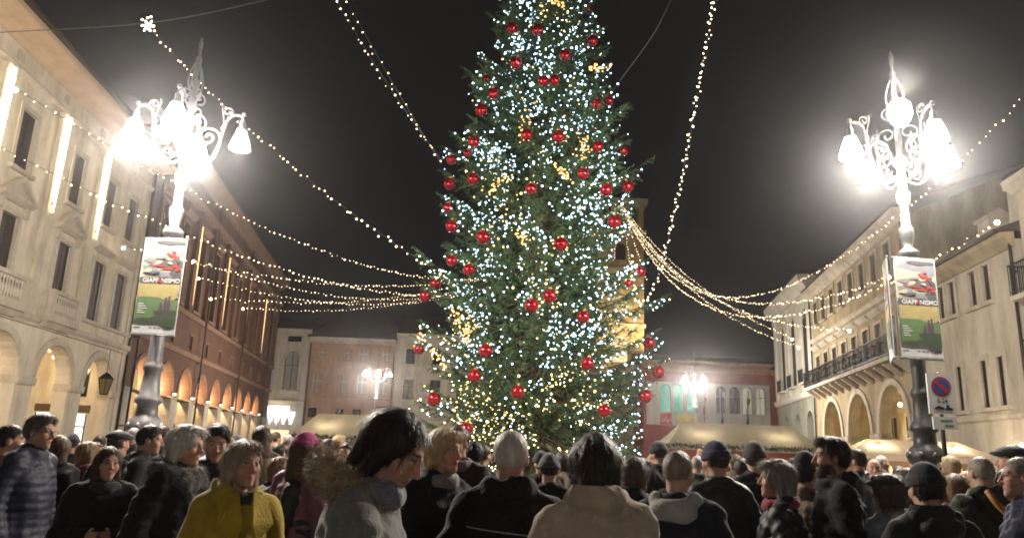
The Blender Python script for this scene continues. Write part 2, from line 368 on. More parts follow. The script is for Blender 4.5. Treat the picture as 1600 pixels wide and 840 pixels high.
# ------------------------------------------------------------------ pale palace, left
pL1 = np.array([-17.637, 29.772]); dL1 = hdir(680)
L1 = bld('arcaded_palace', 'pale plastered palace with arcade, pedimented windows and light washed pilasters', pL1, dL1)
XA, XB = -16.0, 6.2
up_w = [-12.9, -8.95, -5.0, -1.05, 2.1, 4.45]; arc_c = [-12.05, -8.1, -4.15, -.2, 3.75]
holes = [rect(x, 10.45, 1.0, 2.1) for x in up_w] + [rect(x, 6.35, 1.05, 2.5) for x in up_w] + [arch(x, -.15, 2.75, 3.6) for x in arc_c]
b = MB(); poly_wall(b, [(XA, -.3), (XB, -.3), (XB, 14.75), (XA, 14.75)], holes, 0, .55); b.build('wall', M_plaster, L1)
for i, x in enumerate(up_w):
    window(L1, x, 10.45, 1.0, 2.1, 'l1u', trim=.17, depth=.09)
    window(L1, x, 6.35, 1.05, 2.5, 'l1p' if i < 4 else 'l1q', trim=.18, depth=.09, hood='pediment' if i < 4 else 'flat', sill=False)
for x in up_w[:4]: balustrade(L1, x, 5.8, 2.35)
cornice(L1, XA, XB, [(.0, 5.40), (-.12, 5.40), (-.12, 5.50), (-.22, 5.60), (-.22, 5.78), (.0, 5.80)], M_trim, 'string_course')
cornice(L1, 1.2, XB, [(.0, 6.18), (-.10, 6.18), (-.14, 6.26), (-.14, 6.33), (.0, 6.35)], M_trim, 'sill_course')
cornice(L1, XA, XB, [(.0, 13.5), (-.08, 13.5), (-.16, 13.62), (-.16, 13.7), (.0, 13.72)], M_trim, 'architrave')
cornice(L1, XA, XB + .5, [(.0, 14.45), (-.06, 14.45), (-.18, 14.56), (-.45, 14.66), (-.95, 14.72), (-1.0, 14.80), (-1.0, 14.98), (.0, 15.0)], M_soffit)
b = MB(); b.prism_x([(-1.05, 15.0), (-1.18, 15.0), (-1.2, 15.1), (-1.1, 15.16), (-.98, 15.1), (-1.0, 15.02)], XA, XB + .5); b.build('gutter', M_pipe, L1)
b = MB(); b.prism_x([(-1.0, 15.01), (12, 15.01), (5.5, 17.6), (-.98, 15.14)], XA, XB + .5); b.build('roof', M_roof, L1)
for i in range(6): b = MB(); x = -12.8 + 3.3 * i; b.box(x - .22, x + .22, -.03, .02, 13.95, 14.3); b.build('frieze_vent', M_trim, L1).__setitem__('label', 'small square attic vent'); 
pil = [-14.8, -10.8, -6.84, -2.9, .80]
for x in pil:
    b = MB(); b.box(x - .21, x + .21, -.16, 0.0, 5.8, 13.5); b.box(x - .26, x + .26, -.20, 0, 13.22, 13.49); b.build('pilaster', M_plaster, L1)
b = MB(); b.box(XB - .4, XB, -.06, -.002, 0, 13.5); b.build('corner_strip', M_plaster, L1)
downpipe(L1, XB + .05, 0, 14.5)
for x in arc_c:
    b = MB(); ring(b, x, 3.6, 1.38, 1.66, -.07, .0); b.build('archivolt', M_trim, L1)
for i in range(6):
    x = -14.03 + 3.95 * i; x1 = min(x + .62, XB - .41) if i == 5 else x + .62
    b = MB(); b.prism_x([(.57, 3.30), (-.08, 3.30), (-.12, 3.42), (-.12, 3.58), (.57, 3.595)], x - .62, x1); b.build('impost', M_trim, L1)
    b = MB(); b.prism_x([(.57, 0), (-.09, 0), (-.09, .55), (-.03, .62), (.57, .62)], x - .615, x1 - .005); b.build('pier_base', M_trim, L1)
shell(L1, XA, XB, .56, 12, 14.7, M_plaster)
b = MB(); b.box(XA + .3, XB - .3, .551, 12, 5.22, 5.36); b.build('arcade_ceiling', M_plaster, L1)
bw_holes = [rect(x, .1 if i % 2 else 0.05, 1.7, 2.5) for i, x in enumerate(arc_c)]
b = MB(); poly_wall(b, [(XA + .3, -.2), (XB - .3, -.2), (XB - .3, 5.21), (XA + .3, 5.21)], bw_holes, 4.2, 4.5); b.build('arcade_back_wall', M_plaster, L1)
for i, x in enumerate(arc_c):
    b = MB(); b.box(x - .85, x + .85, 4.42, 4.46, .06, 2.58)
    o = b.build('shop_window', E_shopw if i in (4, 2) else M_wood, L1)
    k = MB(); k.box(x - .04, x + .04, 4.36, 4.415, .06, 2.58); k.box(x - .85, x + .85, 4.37, 4.41, 1.98, 2.05); k.build('frame', M_shut, o)
    k = MB(); ring(k, x, 2.95, .55, .7, 4.14, 4.2); k.build('fanlight_surround', M_trim, L1)
for x in list(arc_c):
    b = MB(); poly_wall(b, arch(x, 2.95, 1.08, 3.55), [], 4.16, 4.19) if x < 5 else None
    if x < 5: o = b.build('fanlight', M_glass, L1); k = MB(); [k.box(x + q - .015, x + q + .015, 4.12, 4.155, 2.95, 4.0) for q in (-.36, -.18, 0, .18, .36)]; k.box(x - .54, x + .54, 4.125, 4.15, 3.4, 3.43); k.build('grille', M_iron, o)
# lit shop front closing the end of the arcade
b = MB(); b.box(XB - .34, XB - .302, 1.15, 3.35, .1, 2.55); o = b.build('end_shop_window', E_shop, L1); k = MB(); [k.box(XB - .39, XB - .345, y - .03, y + .03, .1, 2.55) for y in (1.15, 2.25, 3.35)]; k.box(XB - .385, XB - .35, 1.15, 3.35, 1.95, 2.02); k.build('frame', M_shut, o)
b = MB(); b.box(XB - .36, XB - .302, 1.05, 3.45, 2.62, 2.95); b.build('shop_fascia', M_wood, L1)
b = MB(); b.box(XB - .33, XB - .302, 1.3, 2.1, 3.35, 4.6); o = b.build('mezzanine_window', M_glass, L1); k = MB(); [k.box(XB - .36, XB - .335, y - .015, y + .015, 3.35, 4.6) for y in (1.45, 1.6, 1.75, 1.9)]; [k.box(XB - .355, XB - .34, 1.3, 2.1, z, z + .03) for z in (3.7, 4.1)]; k.build('grille', M_iron, o)
for x in arc_c[-4:]:
    lamp('arcade_light', 'POINT', (x + .5, 2.2, 4.7), 110, (1.0, .74, .42), L1, .12)
    b = MB(); b.sphere((x + .5, 2.2, 4.95), .09, 10, 8); b.build('arcade_bulb', E_hot, L1)
for x in pil:  # glowing tubes added to stand for downlight washing each pilaster
    r_ = thing('light_bar', 'warm light bar added as the light wash on a pale palace pilaster', 'light bar', (0, 0, 0), 0, 'light bars on the palace pilasters'); r_.location = (pL1[0] + dL1[0] * x + dL1[1] * .27, pL1[1] + dL1[1] * x - dL1[0] * .27, 9.6); r_.rotation_euler = L1.rotation_euler
    b = MB(); b.tube([(0, 0, 0), (0, 0, 2), (0, 0, 3.75)], [.015, .055, .07], 8); b.build('tube', E_bar, r_, True); [MB().box(-.03, .03, .03, .11, z, z + .04).build('bracket', M_iron, r_) for z in (.3, 2, 3.6)]

# ------------------------------------------------------------------ red brick palace, left beyond
eL1 = pL1 + dL1 * 6.25; pL2 = np.array([-18.167, 35.95]); dL2 = hdir(620)
L2 = bld('brick_palace', 'long red brick palace with lit arcade and pale stone piers', pL2, dL2)
XA, XB = 0.25, 41.3
ac = [2.8 + 3.94 * i for i in range(10)]
tw = [2.8 + 3.94 * i for i in range(10)]
holes = [arch(x, -.15, 2.75, 4.25) for x in ac[:9]] + [rect(x, 6.95, .62, .85) for x in tw] + [rect(x, 9.3, 1.25, 4.6) for x in tw]
b = MB(); poly_wall(b, [(XA, 3.85), (XB, 3.85), (XB, 17.2), (XA, 17.2)], [h for h in holes if h[0][1] > 1] + [arch(x, 3.9, 2.75, 4.25) for x in ac[:9]], 0, .6)
b.build('wall', M_brick, L2)
# pale stone piers, each its own part, in coursed blocks
bounds = [XA] + [x for a in ac[:9] for x in (a - 1.375, a + 1.375)] + [XB]
for i in range(10):
    x0, x1 = bounds[2 * i], bounds[2 * i + 1]
    b = MB(); z = 0.0; hs = [.5, .48, .46, .48, .5, .46, .48, .49]
    for h in hs:
        b.box(x0 + .0, x1, -.05, .62, z, z + h - .02); b.box(x0 + .012, x1 - .012, -.03, .61, z + h - .02, z + h); z += h
    b.box(x0 - .05, x1 + .05, -.1, .64, z, z + .1); b.build('pier', M_bpale, L2)
for x in tw:
    window(L2, x, 6.95, .62, .85, 'l2s', trim=.1, style='dark', tm=M_btrim, sill=False)
    window(L2, x, 9.3, 1.25, 4.6, 'l2t', trim=.15, style='dark', tm=M_btrim, hood='flat')
for x in ac[:9]:
    b = MB(); ring(b, x, 4.25, 1.38, 1.58, -.06, 0); b.build('archivolt', M_btrim, L2)
for i in range(11):
    x = .85 + 3.94 * i
    b = MB(); b.box(x - .3, x + .3, -.22, 0, 9.0, 15.2); b.box(x - .38, x + .38, -.3, 0, 14.8, 15.2); b.box(x - .36, x + .36, -.28, 0, 9.0, 9.3); b.build('pilaster', M_brick, L2)
cornice(L2, XA, XB, [(0, 6.45), (-.1, 6.45), (-.18, 6.6), (-.18, 6.72), (0, 6.76)], M_btrim, 'string_course')
cornice(L2, XA, XB, [(0, 8.75), (-.14, 8.75), (-.24, 8.88), (-.24, 8.98), (0, 9.0)], M_btrim, 'sill_course')
cornice(L2, XA, XB, [(0, 15.2), (-.3, 15.2), (-.4, 15.4), (-.4, 15.6), (0, 15.65)], M_btrim, 'architrave')
cornice(L2, XA, XB, [(0, 16.9), (-.2, 16.9), (-.35, 17.1), (-.8, 17.35), (-.85, 17.6), (0, 17.7)], M_btrim)
b = MB(); b.prism_x([(-.85, 17.71), (14, 17.71), (7, 20.5), (-.83, 17.8)], XA, XB); b.build('roof', M_roof, L2)
shell(L2, XA, XB, .61, 14, 17.2, M_brick)
b = MB(); b.box(XA + .3, XB - .3, .601, 14, 6.0, 6.2); b.build('arcade_ceiling', M_bpale, L2)
b = MB(); poly_wall(b, [(XA + .3, -.2), (XB - .3, -.2), (XB - .3, 5.99), (XA + .3, 5.99)], [rect(x, .05, 2.0, 2.7) for x in ac[:9]], 4.6, 4.9); b.build('arcade_back_wall', M_bpale, L2)
for i, x in enumerate(ac[:9]):
    b = MB(); b.box(x - 1, x + 1, 4.8, 4.84, .06, 2.74); o = b.build('shop_window', E_shop if i in (0, 1, 5) else E_shopw if i in (3, 7) else M_glass, L2)
    k = MB(); k.box(x - .04, x + .04, 4.74, 4.795, .06, 2.74); k.box(x - 1, x + 1, 4.75, 4.79, 2.1, 2.16); k.build('frame', M_shut, o)
    lamp('arcade_light', 'POINT', (x + 1.0, .95, 4.35), 300, (1.0, .70, .38), L2, .06)
    b = MB(); b.lathe([(.02, 0), (.09, .02), (.11, .12), (.10, .14)], 10, (x + 1.375, -.2, 4.0)); b.build('uplighter', E_shop, L2)
for x in (.5, 12.6, 24.4, 36.3): downpipe(L2, x, 0, 16.8, -.32)
for x in (8.73, 16.61, 24.5, 32.4):  # thin glowing tubes added in place of light grazing the pilasters
    r_ = thing('light_bar', 'thin amber light bar added as the light wash on a brick palace pilaster', 'light bar', (0, 0, 0), 0, 'light bars on the brick palace'); r_.location = (pL2[0] + dL2[0] * x + dL2[1] * .34, pL2[1] + dL2[1] * x - dL2[0] * .34, 9.4); r_.rotation_euler = L2.rotation_euler
    b = MB(); b.tube([(0, 0, 0), (0, 0, 2), (0, 0, 4.9)], [.006, .02, .024], 8); b.build('tube', E_bar2, r_, True); [MB().box(-.03, .03, .03, .11, z, z + .04).build('bracket', M_iron, r_) for z in (.3, 2, 4.6)]
# ------------------------------------------------------------------ right hand row
dR1 = -hdir(990); pR1 = np.array([17.726, 33.94])
R1 = bld('ochre_townhouse', 'ochre three storey townhouse with arcade and long iron balcony', pR1, dR1)
XA, XB = -16.85, 1.7
uw = [-15.5 + 2.1 * i for i in range(8)]; ac = [-12.75, -7.2, -1.65]
holes = [rect(x, 10.45, .95, 1.55) for x in uw] + [rect(x, 6.45, 1.0, 1.95) for x in uw] + [arch(x, -.15, 4.1, 3.15, rise=2.15) for x in ac]
b = MB(); poly_wall(b, [(XA, -.3), (XB, -.3), (XB, 12.7), (XA, 12.7)], holes, 0, .5); b.build('wall', M_yellow, R1)
for x in uw:
    window(R1, x, 10.45, .95, 1.55, 'r1u', trim=.14, depth=.12); window(R1, x, 6.45, 1.0, 1.95, 'r1p', trim=.15, depth=.12, hood='flat', sill=False)
for x in ac:
    b = MB()
    n = 20; o_ = [(x + 2.42 * math.cos(PI * i / n), 3.15 + 2.45 * math.sin(PI * i / n)) for i in range(n + 1)]; i_ = [(x + 2.06 * math.cos(PI * i / n), 3.15 + 2.16 * math.sin(PI * i / n)) for i in range(n + 1)]
    for i in range(n):
        q = [o_[i], o_[i + 1], i_[i + 1], i_[i]]; b.add([(a, -.08, c) for a, c in q] + [(a, 0, c) for a, c in q], [(0, 1, 2, 3), (0, 4, 5, 1), (3, 2, 6, 7)])
    b.build('archivolt', M_cream, R1)
for x0, x1 in ((XA, -14.8), (-10.7, -9.25), (-5.15, -3.7), (.4, XB)):
    b = MB(); b.prism_x([(.52, 2.85), (-.1, 2.85), (-.14, 2.98), (-.14, 3.12), (.52, 3.14)], x0 - .0, x1 + .0); b.build('impost', M_cream, R1)
cornice(R1, XA, XB, [(0, 9.35), (-.1, 9.35), (-.2, 9.5), (-.2, 9.62), (0, 9.64)], M_cream, 'string_course')
cornice(R1, XA, XB + .3, [(0, 12.3), (-.1, 12.3), (-.3, 12.55), (-.55, 12.65), (-.58, 12.85), (0, 12.9)], M_cream)
# side wall with gable seen above the lower neighbour
for x0, x1 in ((XB - .3, XB + .001), (XA, XA + .3)): b = MB(); b.prism_x([(.51, -.3), (13, -.3), (13, 12.75), (7, 15.4), (.51, 12.75)], x0, x1); b.build('gable_wall', M_yellow, R1)
b = MB(); b.prism_x([(-.6, 12.86), (-.6, 12.98), (7, 15.62), (13.4, 12.95), (13.4, 12.8), (7, 15.42)], XA, XB + .35); b.build('roof', M_roof, R1)
# balcony
b = MB(); b.box(-15.9, 1.2, -.95, -.002, 6.12, 6.30)
for x in np.arange(-15.6, 1.2, 1.4): b.prism_x([(-.0, 5.55), (-.12, 5.6), (-.75, 6.05), (-.75, 6.119), (0, 6.119)], x - .1, x + .1)
o = b.build('balcony', M_trim, R1)
b = MB(); b.box(-15.9, 1.2, -.93, -.88, 7.25, 7.30); b.box(-15.9, 1.2, -.92, -.89, 6.4, 6.43)
for x in np.arange(-15.88, 1.2, .14): b.box(x - .011, x + .011, -.915, -.893, 6.3, 7.25)
for x in np.arange(-15.5, 1.0, 1.05): b.lathe([(.16, 0), (.15, .03), (.04, .05), (.03, .4), (.15, .43), (.16, .46)], 8, (x, -.905, 6.55))
b.build('railing', M_iron, o)
b = MB(); b.box(XA + .3, XB - .3, .501, 11, 5.55, 5.7); b.build('arcade_ceiling', M_yellow, R1)
b = MB(); poly_wall(b, [(XA + .3, -.2), (XB - .3, -.2), (XB - .3, 5.54), (XA + .3, 5.54)], [rect(x, .05, 2.2, 2.6) for x in ac], 4.3, 4.6); b.build('arcade_back_wall', M_yellow, R1)
for i in range(6):
    x = -15.4 + 2.78 * i; b = MB(); b.box(x - .45, x + .45, 4.26, 4.298, 3.3, 4.55); o = b.build('mezzanine_window', M_glass, R1); k = MB(); k.box(x - .52, x + .52, 4.22, 4.255, 3.2, 3.29); k.box(x - .52, x + .52, 4.22, 4.255, 4.56, 4.66); k.box(x - .02, x + .02, 4.23, 4.257, 3.3, 4.55); k.build('frame', M_cream, o)
    b = MB(); b.box(x + 1.1, x + 1.9, 4.26, 4.298, .05, 2.5); b.build('arcade_door', M_wood, R1)
for x in ac:
    b = MB(); b.box(x - 1.1, x + 1.1, 4.5, 4.54, .06, 2.64); o = b.build('shop_window', E_shop, R1)
    k = MB(); k.box(x - .04, x + .04, 4.44, 4.495, .06, 2.64); k.box(x - 1.1, x + 1.1, 4.45, 4.49, 2.05, 2.12); k.build('frame', M_shut, o)
    lamp('arcade_light', 'POINT', (x - .6, 2.3, 4.6), 110, (1.0, .74, .38), R1, .12)
    b = MB(); b.sphere((x - .6, 2.3, 4.85), .1, 10, 8); b.build('arcade_bulb', E_hot, R1)
downpipe(R1, XA + .1, 0, 12.3); downpipe(R1, XB - .15, 0, 12.3)
# ------------------------------------------------------------------ white house with tall arched windows
R2 = bld('white_townhouse', 'tall white townhouse with three arched windows above grey arcade', pR1, dR1)
XA, XB = -30.6, -16.9
hx = [-27.0, -22.95, -18.9]
holes = [arch(x, 7.1, 1.35, 11.6) for x in hx]
b = MB(); poly_wall(b, [(XA, 6.1), (XB, 6.1), (XB, 14.2), (XA, 14.2)], holes, 0, .5); b.build('wall', M_white, R2)
b = MB(); poly_wall(b, [(XA, -.3), (XB, -.3), (XB, 6.09), (XA, 6.09)], [arch(x, -.15, 2.0, 4.1) for x in hx], 0, .5); b.build('arcade_wall', M_greyst, R2)
for x in hx:
    window(R2, x, 7.1, 1.35, 5.18, 'r2', trim=.2, depth=.06, style='dark', tm=M_white, arched=True)
    b = MB(); b.box(x - .8, x + .8, -.5, -.002, 6.9, 6.99); o = b.build('balconet', M_white, R2)
    k = MB(); k.box(x - .8, x + .8, -.5, -.46, 7.85, 7.9)
    for q in np.arange(-.78, .8, .12): k.box(x + q - .01, x + q + .01, -.49, -.47, 6.99, 7.85)
    k.build('railing', M_iron, o)
    b = MB(); b.box(x - 1, x + 1, .8, .84, 0, 5.1); b.build('arcade_door', M_shut, R2)
for x in (-30.1, -25.0, -20.95, -17.4):
    b = MB(); b.box(x - .35, x + .35, -.12, -.001, 6.5, 12.9); b.box(x - .42, x + .42, -.2, -.001, 12.9, 13.2); b.build('pilaster', M_white, R2)
cornice(R2, XA, XB, [(0, 6.0), (-.15, 6.0), (-.25, 6.15), (-.25, 6.4), (0, 6.45)], M_white, 'string_course')
cornice(R2, XA, XB, [(0, 2.95), (-.08, 2.95), (-.08, 3.2), (0, 3.22)], M_white, 'impost_band') if False else None
cornice(R2, XA - .2, XB, [(0, 13.3), (-.2, 13.3), (-.4, 13.6), (-.75, 13.9), (-.8, 14.25), (0, 14.3)], M_white)
b = MB(); b.prism_x([(-.8, 14.31), (12, 14.31), (6, 16.5), (-.78, 14.42)], XA, XB); b.build('roof', M_roof, R2)
shell(R2, XA, XB, .51, 12, 14.2, M_white)
# ------------------------------------------------------------------ low cream house with chimneys, and its taller neighbour
dR0 = -hdir(940); pR0 = np.array([17.476, 32.0])
R0 = bld('cream_house', 'low cream house with two chimneys and slit windows', pR0, dR0)
XA, XB = 0.0, 8.35
upx = [2.6, 3.55, 5.25, 6.25]; lox = [3.5, 5.4, 6.55]
holes = [rect(x, 7.3, .55, 1.3) for x in upx] + [rect(x, 3.7, .42, 1.65) for x in lox] + [arch(1.6, -.15, 1.8, 1.7), arch(6.9, -.15, 2.2, 1.5)]
b = MB(); poly_wall(b, [(XA, -.3), (XB, -.3), (XB, 9.0), (XA, 9.0)], holes, 0, .5); b.build('wall', M_cream, R0)
for x in upx: window(R0, x, 7.3, .55, 1.3, 'r0u', trim=.1, depth=.08, sill=True, tm=M_cream)
for x in lox: window(R0, x, 3.7, .42, 1.65, 'r0l', trim=.2, depth=.1, style='dark', proud=.03, tm=M_cream, sill=True)
for x, w_ in ((1.6, 1.8), (6.9, 2.2)):
    b = MB(); poly_wall(b, arch(x, 0.02, w_, 1.7 if w_ < 2 else 1.5), [], .38, .42); b.build('lit_doorway', E_shop, R0)
    b = MB(); b.box(x - .03, x + .03, .33, .377, .02, 2.3); b.box(x - w_ / 2, x + w_ / 2, .34, .375, 1.6, 1.66); b.build('door_frame', M_shut, R0)
cornice(R0, XA, XB, [(0, 3.25), (-.06, 3.25), (-.1, 3.32), (-.1, 3.42), (0, 3.44)], M_cream, 'string_course')
cornice(R0, XA, XB, [(0, 8.75), (-.08, 8.75), (-.2, 8.9), (-.42, 9.05), (-.45, 9.22), (0, 9.25)], M_yellow)
b = MB(); b.prism_x([(-.5, 9.26), (9, 9.26), (4.5, 11.2), (-.48, 9.38)], XA, XB); b.build('roof', M_roof, R0)
b = MB(); b.prism_x([(-.52, 9.2), (-.64, 9.2), (-.66, 9.3), (-.58, 9.36), (-.5, 9.3)], XA, XB); b.build('gutter', M_pipe, R0)
shell(R0, XA, XB, .51, 9, 9.0, M_cream)
downpipe(R0, XB - .12, 0, 9.0)
for x, zt in ((4.6, 10.75), (6.9, 11.3)):
    b = MB(); b.box(x - .42, x + .42, .9, 1.7, 9.3, zt); b.box(x - .5, x + .5, .82, 1.78, zt, zt + .12); b.prism_x([(.85, zt + .12), (1.75, zt + .12), (1.3, zt + .4)], x - .48, x + .48); b.build('chimney', M_cream, R0)
R9 = bld('tall_cream_house', 'taller cream house with iron balcony beyond the downpipe', pR0, dR0)
XA, XB = 8.75, 22
holes = [rect(x, z, .9, h) for x in (9.9, 12.1, 14.3, 16.5) for z, h in ((6.95, 1.7), (9.2, .95))] + [rect(x, 3.6, .6, 1.7) for x in (9.9, 12.1, 14.3, 16.5)]
b = MB(); poly_wall(b, [(XA, -.3), (XB, -.3), (XB, 10.7), (XA, 10.7)], holes, 0, .5); b.build('wall', M_cream, R9)
for x in (9.9, 12.1, 14.3, 16.5):
    for z, h in ((6.95, 1.7), (9.2, .95)): window(R9, x, z, .9, h, 'r9', trim=.14)
    window(R9, x, 3.6, .6, 1.7, 'r9l', trim=.14, style='dark')
b = MB(); b.box(9.0, 10.8, -.7, -.002, 6.75, 6.9); o = b.build('balcony', M_cream, R9)
k = MB(); k.box(9.0, 10.8, -.69, -.65, 7.85, 7.9); k.box(9.0, 10.8, -.68, -.66, 7.0, 7.03); [k.box(x - .012, x + .012, -.68, -.66, 6.9, 7.85) for x in np.arange(9.02, 10.8, .11)]; k.box(9.0, 9.04, -.65, 0, 7.85, 7.9)
[k.box(9.01, 9.03, y, y + .02, 6.9, 7.85) for y in np.arange(-.6, 0, .11)]; k.build('railing', M_iron, o)
cornice(R9, XA - .1, XB, [(0, 10.4), (-.1, 10.4), (-.35, 10.65), (-.4, 10.8), (0, 10.85)], M_cream)
b = MB(); b.prism_x([(-.4, 10.86), (9, 10.86), (4.5, 12.6), (-.38, 10.95)], XA, XB); b.build('roof', M_roof, R9)
shell(R9, XA, XB, .51, 9, 10.7, M_cream)
# ------------------------------------------------------------------ buildings closing the square
def far(name, label, x0, x1, y, z, m, holes, **k):
    r = bld(name, label, (0, y), (1, 0)); b = MB(); poly_wall(b, [(x0, -.3), (x1, -.3), (x1, z), (x0, z)], holes, 0, .5); b.build('wall', m, r); shell(r, x0, x1, .51, 12, z, m); return r
B1 = far('church_annex', 'narrow cream building with tall arched window beside brick palace', -26.5, -21.1, 80, 13.2, M_cream, [arch(-22.85, 7.0, 1.5, 10.4), rect(-22.8, 12.1, 1.5, .6)])
window(B1, -22.85, 7.0, 1.5, 4.15, 'b1', trim=.2, style='dark', arched=True, tm=M_cream, glow=mat('pale_church_glass', (.35, .33, .28), .3)); window(B1, -22.8, 12.1, 1.5, .6, 'b1t', style='dark', sill=False)
for x in (-24.6, -21.4): b = MB(); b.box(x - .3, x + .3, -.15, -.001, 0, 12.4); b.build('pilaster', M_cream, B1)
cornice(B1, -26.5, -21.0, [(0, 12.85), (-.15, 12.85), (-.5, 13.15), (-.55, 13.4), (0, 13.45)], M_cream)
cornice(B1, -26.5, -21.1, [(0, 5.6), (-.15, 5.6), (-.25, 5.9), (0, 6.0)], M_cream, 'string_course')
b = MB(); b.prism_x([(-.55, 13.46), (12, 13.46), (6, 15.2), (-.5, 13.55)], -26.5, -21.1); b.build('roof', M_roof, B1)
b = MB(); b.prism_x([(-.02, 5.35), (-1.2, 5.0), (-1.2, 4.8), (-.02, 4.8)], -25.2, -22.6); b.build('lit_shop_fascia', E_shop, B1)
b = MB(); b.box(-24.6, -22.4, -.03, -.002, .3, 2.9); b.build('shop_window', E_shopw, B1)
B2 = far('salmon_house', 'salmon fronted house with dark hipped roof at end of square', -21.05, -12.0, 80, 12.4, M_salmon, [rect(x, 10.4, .9, 1.1) for x in (-19.8, -17.0, -15.4, -12.9)] + [rect(x, 6.9, 1.0, 1.9) for x in (-20, -17.3, -15.3, -13.0)] + [rect(x, 4.3, .9, 1.0) for x in (-20.2, -17.4, -15.6)])
M_blind = mat('faded_salmon_blind', (.36, .24, .17), .9)
for x in (-19.8, -17.0, -15.4, -12.9): window(B2, x, 10.4, .9, 1.1, 'b2u', trim=.1, style='glass', tm=M_salmon, glow=M_blind)
for x in (-20, -17.3, -15.3, -13.0): window(B2, x, 6.9, 1.0, 1.9, 'b2m', trim=.1, style='glass', tm=M_salmon, glow=M_blind)
for x in (-20.2, -17.4, -15.6): window(B2, x, 4.3, .9, 1.0, 'b2l', trim=.1, style='dark', tm=M_salmon)
cornice(B2, -21.05, -12.0, [(0, 12.1), (-.2, 12.1), (-.5, 12.4), (-.55, 12.65), (0, 12.7)], M_cream)
cornice(B2, -21.05, -12.0, [(0, 6.3), (-.08, 6.3), (-.12, 6.5), (0, 6.55)], M_salmon, 'string_course')
b = MB(); b.add([(-21.4, -.6, 12.71), (-11.8, -.6, 12.71), (-11.8, 12, 12.71), (-21.4, 12, 12.71), (-18.6, 5, 16.2), (-13.6, 5, 16.2)], [(0, 1, 5, 4), (1, 2, 5), (2, 3, 4, 5), (3, 0, 4), (0, 3, 2, 1)]); b.build('roof', M_roof, B2)
downpipe(B2, -12.1, 0, 12.1); downpipe(B2, -20.95, 0, 12.1)
B3 = far('cream_corner_house', 'cream house with grey shuttered windows behind the tree', -11.9, -3.0, 80, 13.2, M_cream, [rect(x, 10.2, 1.0, 1.6) for x in (-10.4, -7.6, -4.8)] + [rect(x, 6.5, 1.1, 2.1) for x in (-10.4, -7.6, -4.8)] + [rect(x, .2, 1.6, 2.8) for x in (-10.2, -7.6, -4.8)])
for x in (-10.4, -7.6, -4.8): window(B3, x, 10.2, 1.0, 1.6, 'b3u', style='dark', tm=M_cream); window(B3, x, 6.5, 1.1, 2.1, 'b3m', style='dark', tm=M_cream)
for x in (-10.2, -7.6, -4.8): b = MB(); b.box(x - .8, x + .8, .3, .34, .2, 3.0); b.build('shop_window', E_shop, B3)
cornice(B3, -11.9, -3, [(0, 12.9), (-.2, 12.9), (-.5, 13.15), (-.55, 13.35), (0, 13.4)], M_cream)
b = MB(); b.prism_x([(-.6, 13.41), (12, 13.41), (6, 16.4), (-.55, 13.5)], -11.9, -3); b.build('roof', M_roof, B3)
B5 = far('plain_ochre_house', 'plain ochre house hidden behind the christmas tree', -2.95, 9.9, 80, 11.5, M_yellow, [rect(x, z, 1.1, 1.9) for x in (-1.4, 1.4, 4.2, 7.4) for z in (4.6, 8.0)])
for x in (-1.4, 1.4, 4.2, 7.4):
    for z in (4.6, 8.0): window(B5, x, z, 1.1, 1.9, 'b5', style='dark', tm=M_yellow)
b = MB(); b.prism_x([(-.6, 11.51), (12, 11.51), (6, 14), (-.55, 11.6)], -2.95, 9.9); b.build('roof', M_roof, B5)
# clock tower
T = bld('clock_tower', 'tall ochre clock tower rising behind the christmas tree', (12.7, 86), (1, 0), 'tower')
b = MB(); b.box(-2.75, 2.75, 0, 5.5, 0, 27.2); b.build('shaft', M_yellow, T)
for z0, z1, q in ((10.6, 11.1, .35), (16.0, 16.4, .2), (22.6, 23.0, .22), (27.2, 27.6, .3), (30.9, 31.5, .45)):
    b = MB(); b.box(-2.75 - q, 2.75 + q, -q, 5.5 + q, z0, z1); b.build('string_course', M_cream, T)
for x in (-2.45, -.82, .82, 2.45):
    [MB().box(x - .3, x + .3, y0, y1, 27.6, 30.9).build('belfry_pier', M_yellow, T) for y0, y1 in ((.02, .6), (4.9, 5.48))]
for y in (1.9, 3.6):
    for sg in (-1, 1): b = MB(); b.box(sg * 2.45 - .29, sg * 2.45 + .29, y - .3, y + .3, 27.6, 30.9); b.build('belfry_pier', M_yellow, T)
b = MB(); b.box(-2.0, 2.0, 1.2, 4.3, 27.6, 30.9); b.build('belfry_core', M_shut, T)
b = MB(); b.add([(-3.1, -.4, 31.5), (3.1, -.4, 31.5), (3.1, 5.9, 31.5), (-3.1, 5.9, 31.5), (0, 2.75, 33.2)], [(0, 1, 4), (1, 2, 4), (2, 3, 4), (3, 0, 4), (3, 2, 1, 0)]); b.build('roof', M_roof, T)
b = MB(); a = [(1.15 * math.cos(2 * PI * i / 28), 18.3 + 1.15 * math.sin(2 * PI * i / 28)) for i in range(28)]; b.prism_y(a, -.12, -.001); o = b.build('clock_face', mat('pale_clock_face', (.62, .6, .54), .6), T)
b = MB(); ring(b, 0, 18.3, 1.16, 1.36, -.18, -.002, 24)
ring(b, 0, 18.3, -1.16, -1.36, -.18, -.002, 24); b.build('rim', M_cream, o)
b = MB(); b.box(-.05, .05, -.17, -.13, 18.3, 19.2); b.prism_y([(-.05, 18.25), (.05, 18.32), (-.5, 18.85), (-.58, 18.8)], -.16, -.13)
for i in range(12): t_ = 2 * PI * i / 12; b.box(.98 * math.cos(t_) - .05, .98 * math.cos(t_) + .05, -.15, -.125, 18.3 + .98 * math.sin(t_) - .05, 18.3 + .98 * math.sin(t_) + .05)
b.build('hands', M_iron, o)
b = MB(); b.prism_y(arch(0, 24.0, 1.2, 25.4), -.02, .3); b.build('louvred_opening', M_shut, T)
